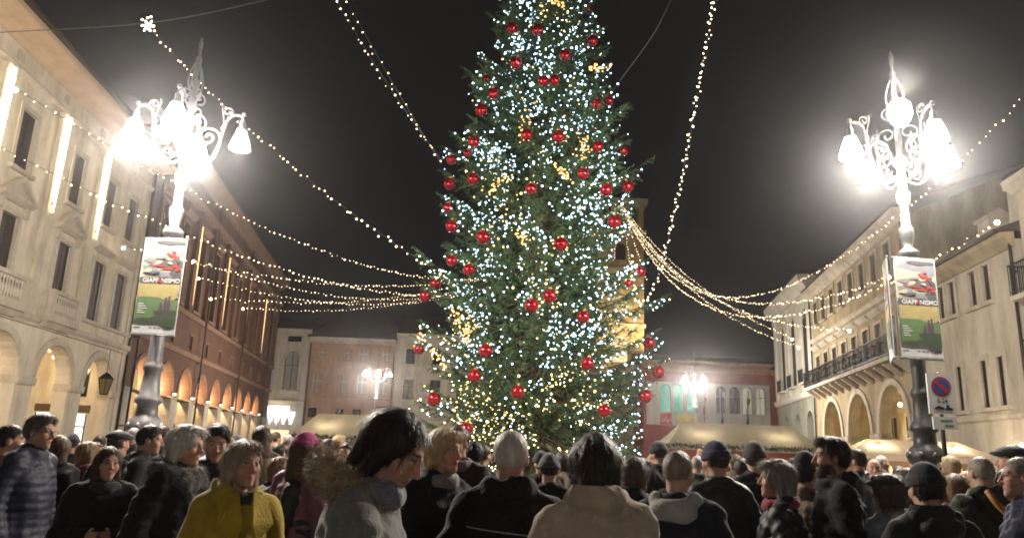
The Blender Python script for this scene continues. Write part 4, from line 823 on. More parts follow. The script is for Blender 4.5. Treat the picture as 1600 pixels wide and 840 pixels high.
# ------------------------------------------------------------------ market stalls
def stall(name, label, c, rz, W, D, z0, z1, canv, boards, light, garl=True):
    r = thing(name, label, 'market stall', (c[0], c[1], 0), rz)
    b = MB(); n = 16
    # pitched canopy, ridge at z1, eaves at z0, slightly sagging canvas
    V = []
    for i in range(n + 1):
        x = -W / 2 + W * i / n; inset = .9
        xr = max(-W / 2 + inset, min(W / 2 - inset, x)); s = .05 * math.sin(i * PI / 4) ** 2
        V += [(x, -D / 2, z0 - s), ((x + xr) / 2, -D / 4, (z0 + z1) / 2 - .05 - s), (xr, 0, z1), ((x + xr) / 2, D / 4, (z0 + z1) / 2 - .05 - s), (x, D / 2, z0 - s)]
    b.add(V, [(i * 5 + j, (i + 1) * 5 + j, (i + 1) * 5 + j + 1, i * 5 + j + 1) for i in range(n) for j in range(4)])
    b.box(-W / 2, W / 2, -D / 2 - .03, -D / 2 - .005, z0 - .22, z0 - .03); b.build('canopy', canv, r)
    for sx in (-1, 1):
        for sy in (-1, 1): k = MB(); k.box(sx * (W / 2 - .15) - .05, sx * (W / 2 - .15) + .05, sy * (D / 2 - .15) - .05, sy * (D / 2 - .15) + .05, 0, z0 - .05); k.build('post', M_wood, r)
    for i in range(6):
        z = .08 + i * .155; k = MB(); k.box(-W / 2 + .2, W / 2 - .2, -D / 2 + .06, -D / 2 + .09, z, z + .145); k.build('counter_board', boards, r)
    k = MB(); k.box(-W / 2 + .1, W / 2 - .1, -D / 2 - .1, -D / 2 + .4, 1.02, 1.08); k.build('counter', M_wood, r)
    k = MB(); k.box(-W / 2 + .2, W / 2 - .2, D / 2 - .2, D / 2 - .17, .05, z0 - .1); k.build('back_board', boards, r)
    k = MB(); k.box(-W / 2 + .3, W / 2 - .3, D / 2 - .6, D / 2 - .22, 1.3, 1.34); k.box(-W / 2 + .3, W / 2 - .3, D / 2 - .6, D / 2 - .22, .8, .84)
    for i in range(30): x = -W / 2 + .5 + (W - 1) * i / 29; h = random.uniform(.12, .3); k.lathe([(.06, 0), (.07, h * .6), (.03, h), (.01, h + .02)], 8, (x, D / 2 - .4, 1.34 if i % 2 else .84))
    k.build('goods_shelf', [M_trim], r)
    for x in (-W / 4, W / 4):
        lamp('stall_light', 'POINT', (x, -.3, z0 - .05), light, (1.0, .82, .58), r, .1); k = MB(); k.sphere((x, -.3, z0 + .12), .08, 10, 8); k.build('stall_bulb', E_hot, r)
    if garl:
        R = np.random.default_rng(3); V = []; F = []; m = 900
        P = np.stack([R.uniform(-W / 2 - .1, W / 2 + .1, m), np.full(m, -D / 2 - .07) + R.normal(0, .03, m), z0 - .12 + .09 * np.abs(np.sin(np.linspace(0, 26, m))) + R.normal(0, .04, m)], 1)
        D1 = R.normal(0, 1, (m, 3)); D1 /= np.linalg.norm(D1, axis=1)[:, None]; D2 = np.cross(D1, R.normal(0, 1, (m, 3))); D2 /= np.linalg.norm(D2, axis=1)[:, None]
        V = np.stack([P - D2 * .02, P + D2 * .02, P + D1 * .16], 1).reshape(-1, 3); F = np.arange(m * 3).reshape(-1, 3)
        link('fir_garland', fastmesh('fir_garland', V, F, M_garland, False), r, kind='stuff')
    return r
stall('market_stall', 'market stall with cream canvas roof before the salmon house', (-7.2, 38.5), 0, 6.2, 3.0, 2.02, 3.1, M_canvas, M_wood, 60)
stall('market_stall', 'market stall with cream canvas roof, fir garland and dark red boards', (10.55, 35.2), 0, 6.9, 3.0, 2.2, 3.2, M_canvas, M_redwood, 45)
stall('market_gazebo', 'sand coloured market awning glowing brightly behind the no parking sign', (13.4, 25.5), math.radians(-8), 4.6, 2.4, 1.98, 2.45, M_ncanvas, M_wood, 130, False)
# ------------------------------------------------------------------ the christmas tree
def Rz(z): return np.interp(z, [0.9, 1.6, 2.6, 4.2, 6.5, 8.7, 10.5, 12.0, 13.4, 14.7, 16.0, 17.1], [2.6, 3.1, 3.2, 3.05, 2.65, 2.5, 2.2, 1.9, 1.52, 1.12, .6, .06])
TREE = thing('christmas_tree', 'huge lit fir christmas tree in the middle of the square', 'tree', (TX, TY, 0))
b = MB(); zs = np.linspace(0, 17.1, 26); b.tube([(.05 * math.sin(z), .05 * math.cos(z * 1.3), z) for z in zs], np.interp(zs, [0, 1, 17.1], [.34, .27, .02]), 12); b.build('trunk', mat('fir_bark', (.10, .065, .04), .9, .3, 8, .7, 14, stretch=(1, 1, .3)), TREE, True)
# point on the tree's front surface behind a photo pixel
def ontree(px, py, f=.97):
    best = None
    for Y in np.linspace(16.3, 20.2, 60):
        P = atY(px, py, Y); r = math.hypot(P[0] - TX, P[1] - TY); k = abs(r - f * Rz(P[2]))
        if best is None or k < best[0] - 1e-4: best = (k, P)
    return best[1]
BA = [(916, 11), (800, 44), (840, 47), (926, 63), (883, 86), (806, 98), (849, 126), (866, 125), (759, 123), (771, 146), (752, 172), (932, 163), (951, 157), (823, 210), (872, 213), (740, 221), (730, 239), (934, 229), (973, 235), (705, 249), (703, 287), (739, 279), (911, 271), (830, 295), (947, 296), (980, 291), (700, 324), (706, 353), (755, 370), (876, 381), (960, 346), (706, 407), (733, 421), (664, 462), (680, 443), (859, 462), (831, 477), (911, 495), (999, 424), (982, 442), (759, 548), (655, 545), (741, 587), (809, 612), (678, 623), (918, 568), (1014, 536), (1028, 581), (1008, 619), (944, 641), (728, 670)]
BP = [ontree(px, py, 1.02) for px, py in BA]
def make_tree():
    R = np.random.default_rng(21); LV = []; BV = []; BF = []; tips = []; nb = 0
    z = 1.35; z0_ = 0
    while z < 16.9:
        rz_ = float(Rz(z)); n = max(5, int(5 + rz_ * 2.6)); a0 = R.random() * 6.28
        jobs = [None] * n + [q for q in BP if z0_ <= q[2] + .25 + .06 * math.hypot(q[0] - TX, q[1] - TY) < z]; z0_ = z
        for i, job in enumerate(jobs):
            a = a0 + 2 * PI * (i + R.uniform(-.35, .35)) / n; L = rz_ * R.uniform(.58, 1.02) * ((R.uniform(1.12, 1.38) if z > 5 else 1.08) if R.random() < .16 else 1); zb = z + R.uniform(-.12, .12)
            droop = np.interp(z, [1, 8, 14, 17], [-.22, -.06, .18, .7]) + R.uniform(-.1, .1)
            if job is not None:   # the bough that carries a bauble
                a = math.atan2(job[1] - TY, job[0] - TX); L = math.hypot(job[1] - TY, job[0] - TX) + .06; zb = job[2] + .27 + .06 * L; droop = -.22
            t = np.linspace(0, 1, 9); rad = L * t; zz = zb + droop * L * t - .16 * L * np.sin(PI * t) * .6 + .16 * L * t ** 3
            aa = a + R.uniform(-.15, .15) * t * (job is None)
            P = np.stack([rad * np.cos(aa), rad * np.sin(aa), zz], 1)
            # woody axis: thin 3 sided tube
            T = np.gradient(P, axis=0); T /= np.linalg.norm(T, axis=1)[:, None]; S = np.cross(T, [0, 0, 1.0]); S /= np.linalg.norm(S, axis=1)[:, None]; U = np.cross(S, T)
            rr = np.interp(t, [0, 1], [.012 + .012 * L, .004])[:, None]
            ringv = np.stack([P + S * rr, P - S * rr, P + U * rr], 1).reshape(-1, 3); BV.append(ringv)
            for k in range(8):
                for j in range(3): BF.append((nb + k * 3 + j, nb + k * 3 + (j + 1) % 3, nb + (k + 1) * 3 + (j + 1) % 3, nb + (k + 1) * 3 + j))
            nb += 27
            # side twigs
            m = int(15 + L * 15); u = np.clip(R.uniform(.22, 1.0, m) ** .85, 0, 1); u[:3] = (1, .97, .94)
            base = np.stack([np.interp(u, t, P[:, c]) for c in range(3)], 1); fw = np.stack([np.interp(u, t, T[:, c]) for c in range(3)], 1); sd = np.stack([np.interp(u, t, S[:, c]) for c in range(3)], 1)
            sg = np.where(R.random(m) < .5, -1, 1)[:, None]; tl = (.18 + .42 * (1 - u) * min(1, L / 2) + R.uniform(0, .16, m))[:, None]
            d = fw * R.uniform(.45, .9, (m, 1)) + sd * sg * R.uniform(.3, .95, (m, 1)) + np.array([0, 0, -1.0]) * R.uniform(.0, .55, (m, 1)) * (1 if z < 12 else .3); d[:3] = fw[:3]
            d /= np.linalg.norm(d, axis=1)[:, None]
            tips.append(np.concatenate([base + d * tl * .95], 0)); tips.append(base[m // 2:] + d[m // 2:] * tl[m // 2:] * .4)
            # needles: thin triangles spreading forward round each twig
            nn = 13; s = (np.arange(nn) + .5)[None, :, None] / nn
            q = base[:, None, :] + d[:, None, :] * tl[:, None, :] * s + np.array([0, 0, -1.0]) * (s ** 2) * tl[:, None, :] * .12
            rv = R.normal(0, 1, (m, nn, 3)); rv -= d[:, None, :] * np.sum(rv * d[:, None, :], -1, keepdims=True); rv /= np.linalg.norm(rv, axis=-1, keepdims=True)
            nd_ = rv * .75 + d[:, None, :] * .65; nl = R.uniform(.055, .10, (m, nn, 1)); wv = np.cross(nd_, R.normal(0, 1, (m, nn, 3))); wv /= np.linalg.norm(wv, axis=-1, keepdims=True)
            LV.append(np.stack([q - wv * .011, q + wv * .011, q + nd_ * nl], 2).reshape(-1, 3))
            sidev = np.cross(d, [0, 0, 1.0]); sidev /= np.linalg.norm(sidev, axis=1)[:, None] + 1e-9
            LV.append(np.stack([base - sidev * .010, base + sidev * .010, base + d * tl], 1).reshape(-1, 3))
        z += np.interp(z, [1, 10, 17], [.27, .25, .17]) * R.uniform(.85, 1.15)
    V = np.concatenate(LV); me = fastmesh('crown', V, np.arange(len(V)).reshape(-1, 3), mat('fir_needles', (.042, .082, .040), .65, .45, 1.6, col2=(.075, .125, .052), spec=.3), False)
    br = fastmesh('limbs', np.concatenate(BV), np.array(BF), MATS['fir_bark'], True)
    return me, br, np.concatenate(tips)
crown_me, limb_me, TIPS = make_tree()
link('crown', crown_me, TREE, kind='stuff'); link('limbs', limb_me, TREE, kind='stuff')
# fairy lights wound through the twigs
R = np.random.default_rng(5)
ang = np.arctan2(TIPS[:, 1], TIPS[:, 0]); rad = np.hypot(TIPS[:, 0], TIPS[:, 1]); front = np.sin(ang) < .35
clump = np.sin(ang * 4 + TIPS[:, 2] * 1.1 + 2) + np.sin(ang * 7 - TIPS[:, 2] * 2.1) + np.sin(TIPS[:, 2] * 3.7 + ang * 3); wt = (.12 + np.clip(.55 + .45 * clump, 0, 2)) * (rad > .45 * Rz(TIPS[:, 2])) * np.where(front, 1.0, .25) * (.35 + .65 * (np.sin(ang * 5 + TIPS[:, 2] * 1.7) * np.sin(TIPS[:, 2] * 2.3 + ang * 2) > -.25))
wt[TIPS[:, 2] < 3.2] *= 1.35; wt /= wt.sum()
sel = R.choice(len(TIPS), 4700, False, wt); LP = TIPS[sel] + R.normal(0, .025, (4700, 3))
WARM = [(825, 215, .45), (905, 240, .5), (800, 290, .7), (760, 280, .45), (850, 400, .6), (800, 430, .6), (840, 545, .5), (745, 660, .8), (800, 650, .6), (930, 600, .7), (900, 650, .6), (690, 545, .6), (725, 500, .45), (870, 10, .5), (910, 130, .4), (770, 380, .5), (855, 455, .5), (960, 610, .5), (720, 640, .5)]
warm = R.random(len(LP)) < .06
for px, py, rr in WARM: warm |= np.linalg.norm(LP + np.array([TX, TY, 0]) - ontree(px, py, .9), axis=1) < rr * 1.25
warm |= (LP[:, 2] < 3.6) & (R.random(len(LP)) < .62) & (LP[:, 0] < 1.6)
rb = .009 + .020 * R.random(len(LP)) ** 1.7
o = link('cool_fairy_lights', bulbs_mesh('cool_fairy_lights', LP[~warm], rb[~warm], E_cool), None, (TX, TY, 0), kind='stuff'); o['label'] = 'cool white fairy lights all over the christmas tree'; o['category'] = 'fairy lights'
o = link('warm_fairy_lights', bulbs_mesh('warm_fairy_lights', LP[warm], rb[warm], E_twarm), None, (TX, TY, 0), kind='stuff'); o['label'] = 'warm white fairy lights in patches on the christmas tree'; o['category'] = 'fairy lights'
# golden comet clusters
for i, (px, py, sx, sz) in enumerate([(936, 106, .42, .16), (820, 195, .16, .5), (912, 228, .18, .4), (880, 270, .3, .14), (818, 370, .2, .2), (722, 498, .34, .2), (728, 525, .14, .4), (686, 560, .3, .3), (655, 528, .16, .3), (770, 292, .4, .16), (872, 6, .3, .12)]):
    c = ontree(px, py, 1.02); n = 34; q = R.normal(0, 1, (n, 3)); q /= np.linalg.norm(q, axis=1)[:, None]; q *= R.random((n, 1)) ** .6 * [[sx, .12, sz]]
    q[:, 2] += q[:, 0] * R.uniform(-.9, .9) + .25 * q[:, 0] ** 2 * R.uniform(-2, 2); q *= R.uniform(.75, 1.35); q = q[:int(R.integers(18, 34))]; n = len(q)
    o = thing('golden_light_comet', 'golden comet of small bulbs fixed on the christmas tree', 'light cluster', c, 0, 'golden light comets on the tree'); link('bulbs', bulbs_mesh('bulbs', q, R.uniform(.016, .028, n), E_gold), o, kind='stuff')
    k_ = MB(); k_.tube(q[np.argsort(q[:, 0])][::3], .005, 4); k_.build('wire', M_wire, o)
# red baubles
b = MB(); b.sphere((0, 0, 0), .165, 24, 16); ball = b.mesh('bauble', mat('glossy_red_bauble', (.36, .012, .02), .16, .1, 3, metal=.75, spec=.6, coat=.5), True)
b = MB(); b.lathe([(.045, .155), (.045, .2), (.02, .21)], 10); b.tube([(0, 0, .205), (.02, 0, .23), (0, 0, .25), (-.02, 0, .23), (0, 0, .205)], .005, 5); capm = b.mesh('cap', mat('gold_bauble_cap', (.5, .32, .10), .35, metal=.9), True)
for i, (px, py) in enumerate(BA):
    s = R.uniform(.86, 1.05) * (.62 if (px, py) in ((982, 442), (730, 239), (759, 123)) else 1)
    o = link('bauble', ball, None, BP[i]); o.scale = (s, s, s); o.rotation_euler = (R.uniform(-.2, .2), R.uniform(-.2, .2), R.uniform(0, 6)); o['label'] = 'shiny red bauble hanging on the christmas tree'; o['category'] = 'bauble'; o['group'] = 'red baubles on the christmas tree'
    link('cap', capm, o)
# ------------------------------------------------------------------ people: signed distance fields meshed into continuous surfaces
def snets(xs, ys, zs, F):
    ins = F < 0; c = np.zeros(tuple(n - 1 for n in F.shape), np.int8)
    for a in (0, 1):
        for b_ in (0, 1):
            for d in (0, 1): c += ins[a:F.shape[0] - 1 + a, b_:F.shape[1] - 1 + b_, d:F.shape[2] - 1 + d]
    act = (c > 0) & (c < 8); ai = np.argwhere(act); n = len(ai); idx = np.full(act.shape, -1, np.int64); idx[act] = np.arange(n)
    P = np.zeros((n, 3)); cnt = np.zeros(n); X = (xs, ys, zs)
    for ax in range(3):
        o1, o2 = [q for q in range(3) if q != ax]
        for u in (0, 1):
            for v in (0, 1):
                A = ai.copy(); A[:, o1] += u; A[:, o2] += v; B = A.copy(); B[:, ax] += 1
                fa = F[A[:, 0], A[:, 1], A[:, 2]]; fb = F[B[:, 0], B[:, 1], B[:, 2]]; m = (fa < 0) != (fb < 0)
                t = fa[m] / (fa[m] - fb[m]); Q = np.stack([X[q][A[m, q]] for q in range(3)], 1); Q[:, ax] += t * (X[ax][B[m, ax]] - X[ax][A[m, ax]])
                P[m] += Q; cnt[m] += 1
    P /= cnt[:, None]; quads = []
    for ax in range(3):
        o1, o2 = (ax + 1) % 3, (ax + 2) % 3
        sl = [slice(None)] * 3; sl[o1] = slice(1, -1); sl[o2] = slice(1, -1); s1 = list(sl); s2 = list(sl); s1[ax] = slice(None, -1); s2[ax] = slice(1, None)
        a, b_ = ins[tuple(s1)], ins[tuple(s2)]; E = np.argwhere(a != b_)
        if not len(E): continue
        flip = ~a[E[:, 0], E[:, 1], E[:, 2]]; E = E.copy(); E[:, o1] += 1; E[:, o2] += 1
        def cell(d1, d2):
            C = E.copy(); C[:, o1] += d1; C[:, o2] += d2; return idx[C[:, 0], C[:, 1], C[:, 2]]
        q = np.stack([cell(-1, -1), cell(0, -1), cell(0, 0), cell(-1, 0)], 1); q[flip] = q[flip][:, ::-1]; quads.append(q)
    return P, np.concatenate(quads)
def smin(a, b, k):
    h = np.clip(.5 + .5 * (b - a) / k, 0, 1); return b + (a - b) * h - k * h * (1 - h)
def smax(a, b, k): return -smin(-a, -b, k)
def cone(p, a, b, r1, r2):
    a = np.asarray(a, float); ba = np.asarray(b, float) - a; x, y, z = p[0] - a[0], p[1] - a[1], p[2] - a[2]
    h = np.clip((x * ba[0] + y * ba[1] + z * ba[2]) / (ba @ ba), 0, 1)
    return np.sqrt((x - h * ba[0]) ** 2 + (y - h * ba[1]) ** 2 + (z - h * ba[2]) ** 2) - (r1 + (r2 - r1) * h)
def ell(p, c, r):
    x, y, z = (p[0] - c[0]) / r[0], (p[1] - c[1]) / r[1], (p[2] - c[2]) / r[2]; k = np.sqrt(x * x + y * y + z * z); return (k - 1) * min(r)
def grid(xs, ys, zs): return (xs[:, None, None], ys[None, :, None], zs[None, None, :])
def wob(p, seed, f, amp):
    r = np.random.default_rng(seed); o = 0
    for i in range(5):
        d = r.normal(0, 1, 3); d /= np.linalg.norm(d); fr = f * r.uniform(.6, 1.6); o = o + np.sin(fr * (d[0] * p[0] + d[1] * p[1] + d[2] * p[2]) + r.uniform(0, 6.28))
    return o * amp / 5
def dens(lo, hi, c, half, fine, coarse):
    a = [lo]; 
    while a[-1] < hi: a.append(a[-1] + (fine if abs(a[-1] - c) < half else coarse))
    return np.array(a)
# head in its own frame: crown +z, face +y
def head_sdf(p, fem=True, fat=0.0):
    x, y, z = p; ax = np.abs(x); q = (ax, y, z)
    d = ell(p, (0, -.012, .028), (.073, .094, .089))
    d = smin(d, ell(p, (0, .022, -.040), (.052 + fat, .066, .072)), .03)
    d = smin(d, ell(q, (.036, .052, -.018), (.028 + fat, .030, .030)), .02)
    d = smin(d, cone(p, (0, .070, -.094), (0, .066, -.090), .020, .022), .025)
    d = smin(d, cone(q, (.010, .079, .030), (.042, .066, .034), .010, .009), .014)
    d = smax(d, -(np.sqrt((ax - .031) ** 2 + (y - .103) ** 2 + (z - .010) ** 2) - .021), .012)
    d = smin(d, np.sqrt((ax - .031) ** 2 + (y - .0715) ** 2 + (z - .010) ** 2) - .0145, .003)
    d = smin(d, cone(p, (0, .086, .020), (0, .108, -.022), .007, .0115), .010)
    d = smin(d, np.sqrt((ax - .012) ** 2 + (y - .094) ** 2 + (z + .026) ** 2) - .009, .007)
    d = smin(d, cone(q, (.0, .0875, -.052), (.024, .074, -.057), .0058, .003), .007)
    d = smin(d, cone(q, (.0, .0855, -.064), (.022, .073, -.061), .0066, .003), .007)
    d = smin(d, ell(q, (.074, -.010, -.002), (.010, .019, .031)), .006)
    return d
def skin_color(P, tone, lips, brow, beard=None, age=0.0):
    x, y, z = P[:, 0], P[:, 1], P[:, 2]; ax = np.abs(x); C = np.tile(np.array(tone), (len(P), 1)) * (1 + .0 * x[:, None])
    g = np.exp(-((ax - .04) ** 2 + (z + .022) ** 2) / .0006) * (y > .03); C += g[:, None] * np.array([.07, -.01, -.01])
    g = np.exp(-(x ** 2 / .0003 + (z + .02) ** 2 / .0004)) * (y > .085); C += g[:, None] * np.array([.06, -.01, -.01])
    if beard is not None:
        m = np.clip((-.030 - z) / .02, 0, 1) * (y > -.0) * np.clip((y - .0) / .03, 0, 1); C = C * (1 - .85 * m[:, None]) + np.array(beard) * .85 * m[:, None]
    m = np.exp(-((z + .058 + 0.0 * ax) ** 2 / .00009 + (ax / .025) ** 4)) * (y > .07); m = np.clip(m * 1.3, 0, 1); C = C * (1 - m[:, None]) + np.array(lips) * m[:, None]
    m = ((np.abs(z - .036 + (ax - .03) ** 2 * 3) < .0045) & (ax > .012) & (ax < .052) & (y > .045)); C[m] = C[m] * .25 + np.array(brow) * .75
    e = np.sqrt((ax - .031) ** 2 + (z - .009) ** 2 * 2.2) ; m = (e < .0125) & (y > .07); C[m] = (.55, .52, .48)
    m = ((ax - .031) ** 2 + (z - .009) ** 2 < .0058 ** 2) & (y > .07); C[m] = (.03, .02, .015)
    m = (np.abs(z - .0175) < .0035) & (np.abs(ax - .031) < .016) & (y > .062); C[m] = np.array(tone) * .3
    return np.clip(C, 0, 1)
HC = np.array([0, .018, 1.588]); NECK = np.array([0, -.012, 1.48])
def head_mat(yaw, pitch, tilt=0): return np.array(Euler((math.radians(-pitch), math.radians(tilt), math.radians(-yaw)), 'YXZ').to_matrix() if False else (Matrix.Rotation(math.radians(-yaw), 3, 'Z') @ Matrix.Rotation(math.radians(-pitch), 3, 'X') @ Matrix.Rotation(math.radians(tilt), 3, 'Y')))
def to_head(p, Rm):
    x, y, z = p[0] - NECK[0], p[1] - NECK[1], p[2] - NECK[2]; off = HC - NECK
    return tuple(Rm[0, i] * x + Rm[1, i] * y + Rm[2, i] * z - off[i] for i in range(3))
ARMS = {  # elbow, wrist for the right arm (x>0), hand curl
    'down': ((.265, -.035, 1.08), (.262, .035, .85)), 'pocket': ((.285, -.06, 1.09), (.215, .10, .92)), 'fold': ((.25, .02, 1.08), (.06, .22, 1.10)),
    'phone': ((.24, .12, 1.16), (.07, .30, 1.36)), 'front': ((.255, .03, 1.07), (.10, .22, 1.0)), 'cup': ((.25, .04, 1.09), (.10, .24, 1.24))}
def coat_profile(fem, bulk):
    w = (.88 if fem else .96) * (1 + bulk * .9)
    z = np.array([1.50, 1.455, 1.42, 1.385, 1.34, 1.28, 1.18, 1.05, .95, .80, .65, .45])
    a = np.array([.060, .068, .105, .160, .200, .215, .212, .200, .208, .222, .232, .245]) * w
    b_ = np.array([.060, .066, .080, .096, .112, .126, .136, .134, .140, .150, .158, .17]) * (1 + bulk * 1.3)
    cy = np.array([-.012, -.012, -.014, -.016, -.016, -.012, -.004, 0, 0, .0, 0, 0.])
    return z[::-1], a[::-1], b_[::-1], cy[::-1]
def torso_sdf(p, prof, zlo, zhi):
    z, a, b_, cy = prof; Z = p[2]; A = np.interp(Z, z, a); B = np.interp(Z, z, b_); C = np.interp(Z, z, cy)
    k = (np.sqrt((p[0] / A) ** 2 + ((p[1] - C) / B) ** 2) - 1) * np.minimum(A, B) * .92
    return smax(smax(k, zlo - Z, .015), Z - zhi, .02)
def limbs(pose):
    L = []
    for sg, nm in ((1, pose[0]), (-1, pose[1])):
        e, w_ = ARMS[nm]; L.append((np.array([sg * .170, -.014, 1.362]), np.array([sg * e[0], e[1], e[2]]), np.array([sg * w_[0], w_[1], w_[2]]), sg))
    return L
def hand_mesh(wr, el, sg, curl, res):
    """palm, four bent fingers and a side thumb; fingers run along the forearm direction"""
    zax = wr - el; zax /= np.linalg.norm(zax); yx = np.array([0, 1.0, 0]) if abs(zax[1]) < .8 else np.array([0, 0, 1.0]); xax = np.cross(yx, zax); xax /= np.linalg.norm(xax); yax = np.cross(zax, xax)
    xs = np.arange(-.075, .076, res); ys = np.arange(-.06, .09, res); zs = np.arange(-.05, .20, res); p = grid(xs, ys, zs); q = (np.abs(p[0]) - .030, np.abs(p[1]) - .006, np.abs(p[2] - .045) - .034)
    d = np.sqrt(np.maximum(q[0], 0) ** 2 + np.maximum(q[1], 0) ** 2 + np.maximum(q[2], 0) ** 2) + np.minimum(np.maximum(q[0], np.maximum(q[1], q[2])), 0) - .010
    d = smin(d, cone(p, (0, 0, -.05), (0, 0, .01), .028, .026), .02)
    for i, (fx, L) in enumerate(((-.030, .064), (-.010, .076), (.010, .080), (.030, .072))):
        a = np.array([fx, 0, .082]); ang = curl * .55
        for s, (fr, r1, r2) in enumerate(((.45, .0098, .009), (.31, .009, .0082), (.24, .0082, .007))):
            b_ = a + L * fr * np.array([0, math.sin(ang), math.cos(ang)]); d = smin(d, cone(p, a, b_, r1, r2), .003); a = b_; ang += curl
    a = np.array([.034, .004, .02]); b_ = a + np.array([.024, .014, .028]); c = b_ + np.array([.006, .014, .030]); d = smin(d, cone(p, a, b_, .013, .0105), .008); d = smin(d, cone(p, b_, c, .0105, .008), .003)
    P, Q = snets(xs, ys, zs, np.broadcast_to(d, (len(xs), len(ys), len(zs)))); P[:, 0] *= -sg if False else 1
    return wr + P[:, :1] * xax * sg + P[:, 1:2] * yax + P[:, 2:] * zax, (Q if sg > 0 else Q[:, ::-1])
def add_col(me, C):
    a = me.color_attributes.new('Col', 'FLOAT_COLOR', 'POINT'); a.data.foreach_set('color', np.concatenate([C, np.ones((len(C), 1))], 1).astype(np.float32).ravel())
M_body = mat('skin_and_clothes', (1, 1, 1), .62, .12, 30, .2, 140, attr='Col', spec=.25)
def vnorm(V, F):
    n = np.zeros_like(V); a, b_, c, d = (V[F[:, i]] for i in range(4)); fn = np.cross(c - a, d - b_)
    for i in range(4): np.add.at(n, F[:, i], fn)
    return n / (np.linalg.norm(n, axis=1)[:, None] + 1e-12)
def blades(V, N, n, L, wd, dirf, seed, lift=.35, curve=.3, jit=.25):
    """thin three-segment strands growing from a surface"""
    r = np.random.default_rng(seed); i = r.integers(0, len(V), n); p = V[i] + r.normal(0, .004, (n, 3)); nn = N[i]; d = dirf(p, nn); d = d + r.normal(0, jit, (n, 3)) + nn * lift
    d /= np.linalg.norm(d, axis=1)[:, None]; s = np.cross(d, nn); s /= np.linalg.norm(s, axis=1)[:, None] + 1e-9; l = (L * r.uniform(.5, 1.2, n))[:, None]; wv = s * (wd * r.uniform(.6, 1.2, n))[:, None]
    p1 = p + d * l * .5; p2 = p + d * l - nn * l * curve
    VV = np.stack([p - wv, p + wv, p1 + wv * .7, p1 - wv * .7, p2 + wv * .15, p2 - wv * .15], 1).reshape(-1, 3); o = 6 * np.arange(n)[:, None]
    return VV, np.concatenate([o + np.array([[0, 1, 2, 3]]), o + np.array([[3, 2, 4, 5]])])
def hair_sdf(p, style, hd):
    x, y, z = p; ax = np.abs(x)
    if style in ('short', 'crop', 'bald', 'quiff'):
        t = {'short': .014, 'crop': .006, 'bald': .004, 'quiff': .018}[style]
        d = ell(p, (0, -.014, .030), (.073 + t, .094 + t, .089 + t * 1.1))
        if style == 'quiff': d = smin(d, ell(p, (0, .045, .105), (.055, .05, .03)), .03)
        d = smax(d, y - (.004 + .95 * np.clip(z - .005, -.1, .2)), .012)          # hairline
        d = smax(d, -.070 - z - .4 * np.clip(-y - .02, 0, .1), .01)                   # nape
        if style == 'bald': d = smax(d, z - (.030 + .25 * (-y)) + wob(p, 3, 90, .03), .01)
        d = smax(d, -(ell((ax, y, z), (.080, -.006, -.004), (.022, .026, .036))), .006)
        return d
    if style in ('bob', 'long', 'wavy', 'blonde'):
        t = {'bob': .013, 'long': .013, 'wavy': .017, 'blonde': .017}[style]; low = {'bob': -.115, 'long': -.20, 'wavy': -.13, 'blonde': -.085}[style]
        d = ell(p, (0, -.016, .030), (.073 + t, .092 + t, .089 + t))
        side = cone((ax, y, z), (.070, -.020, .03), (.072 + .3 * t, -.020, low + .03), .024 + .4 * t, .018 + .5 * t); back = cone(p, (0, -.055, .02), (0, -.058 if style != 'long' else -.066, low + .03), .070 + .3 * t, (.056 if style != 'long' else .078) + .5 * t)
        d = smin(d, smin(side, back, .03), .03)
        if style == 'wavy' or style == 'blonde': d = smin(d, ell(p, (0, .062, .098), (.062, .035, .024)), .02)
        face = smax(ell(p, (0, .108, -.034), (.069, .098, .122)), -.2 - z, .02)
        d = smax(d, -face, .012)
        return smax(d, low - z, .02)
def beanie_sdf(p, tall=.02):
    x, y, z = p; d = ell(p, (0, -.012, .036), (.090, .110, .100 + tall)); a = np.arctan2(y, x); d = d - .0022 * np.sin(a * 34) * np.clip((.09 - z) * 20, 0, 1)
    cuff = smax(ell(p, (0, -.012, .03), (.097, .117, .13)), np.abs(z - .045 + .12 * (y + .01)) - .026, .008)
    return smin(smax(d, .022 - z - .12 * y, .01), cuff, .008)
def flatcap_sdf(p):
    x, y, z = p; d = smax(ell(p, (0, -.006, .062), (.098, .122, .058)), .045 - z - .05 * y, .012); return smin(d, smax(ell(p, (0, .085, .060), (.075, .062, .020)), -y + .02, .01), .015)
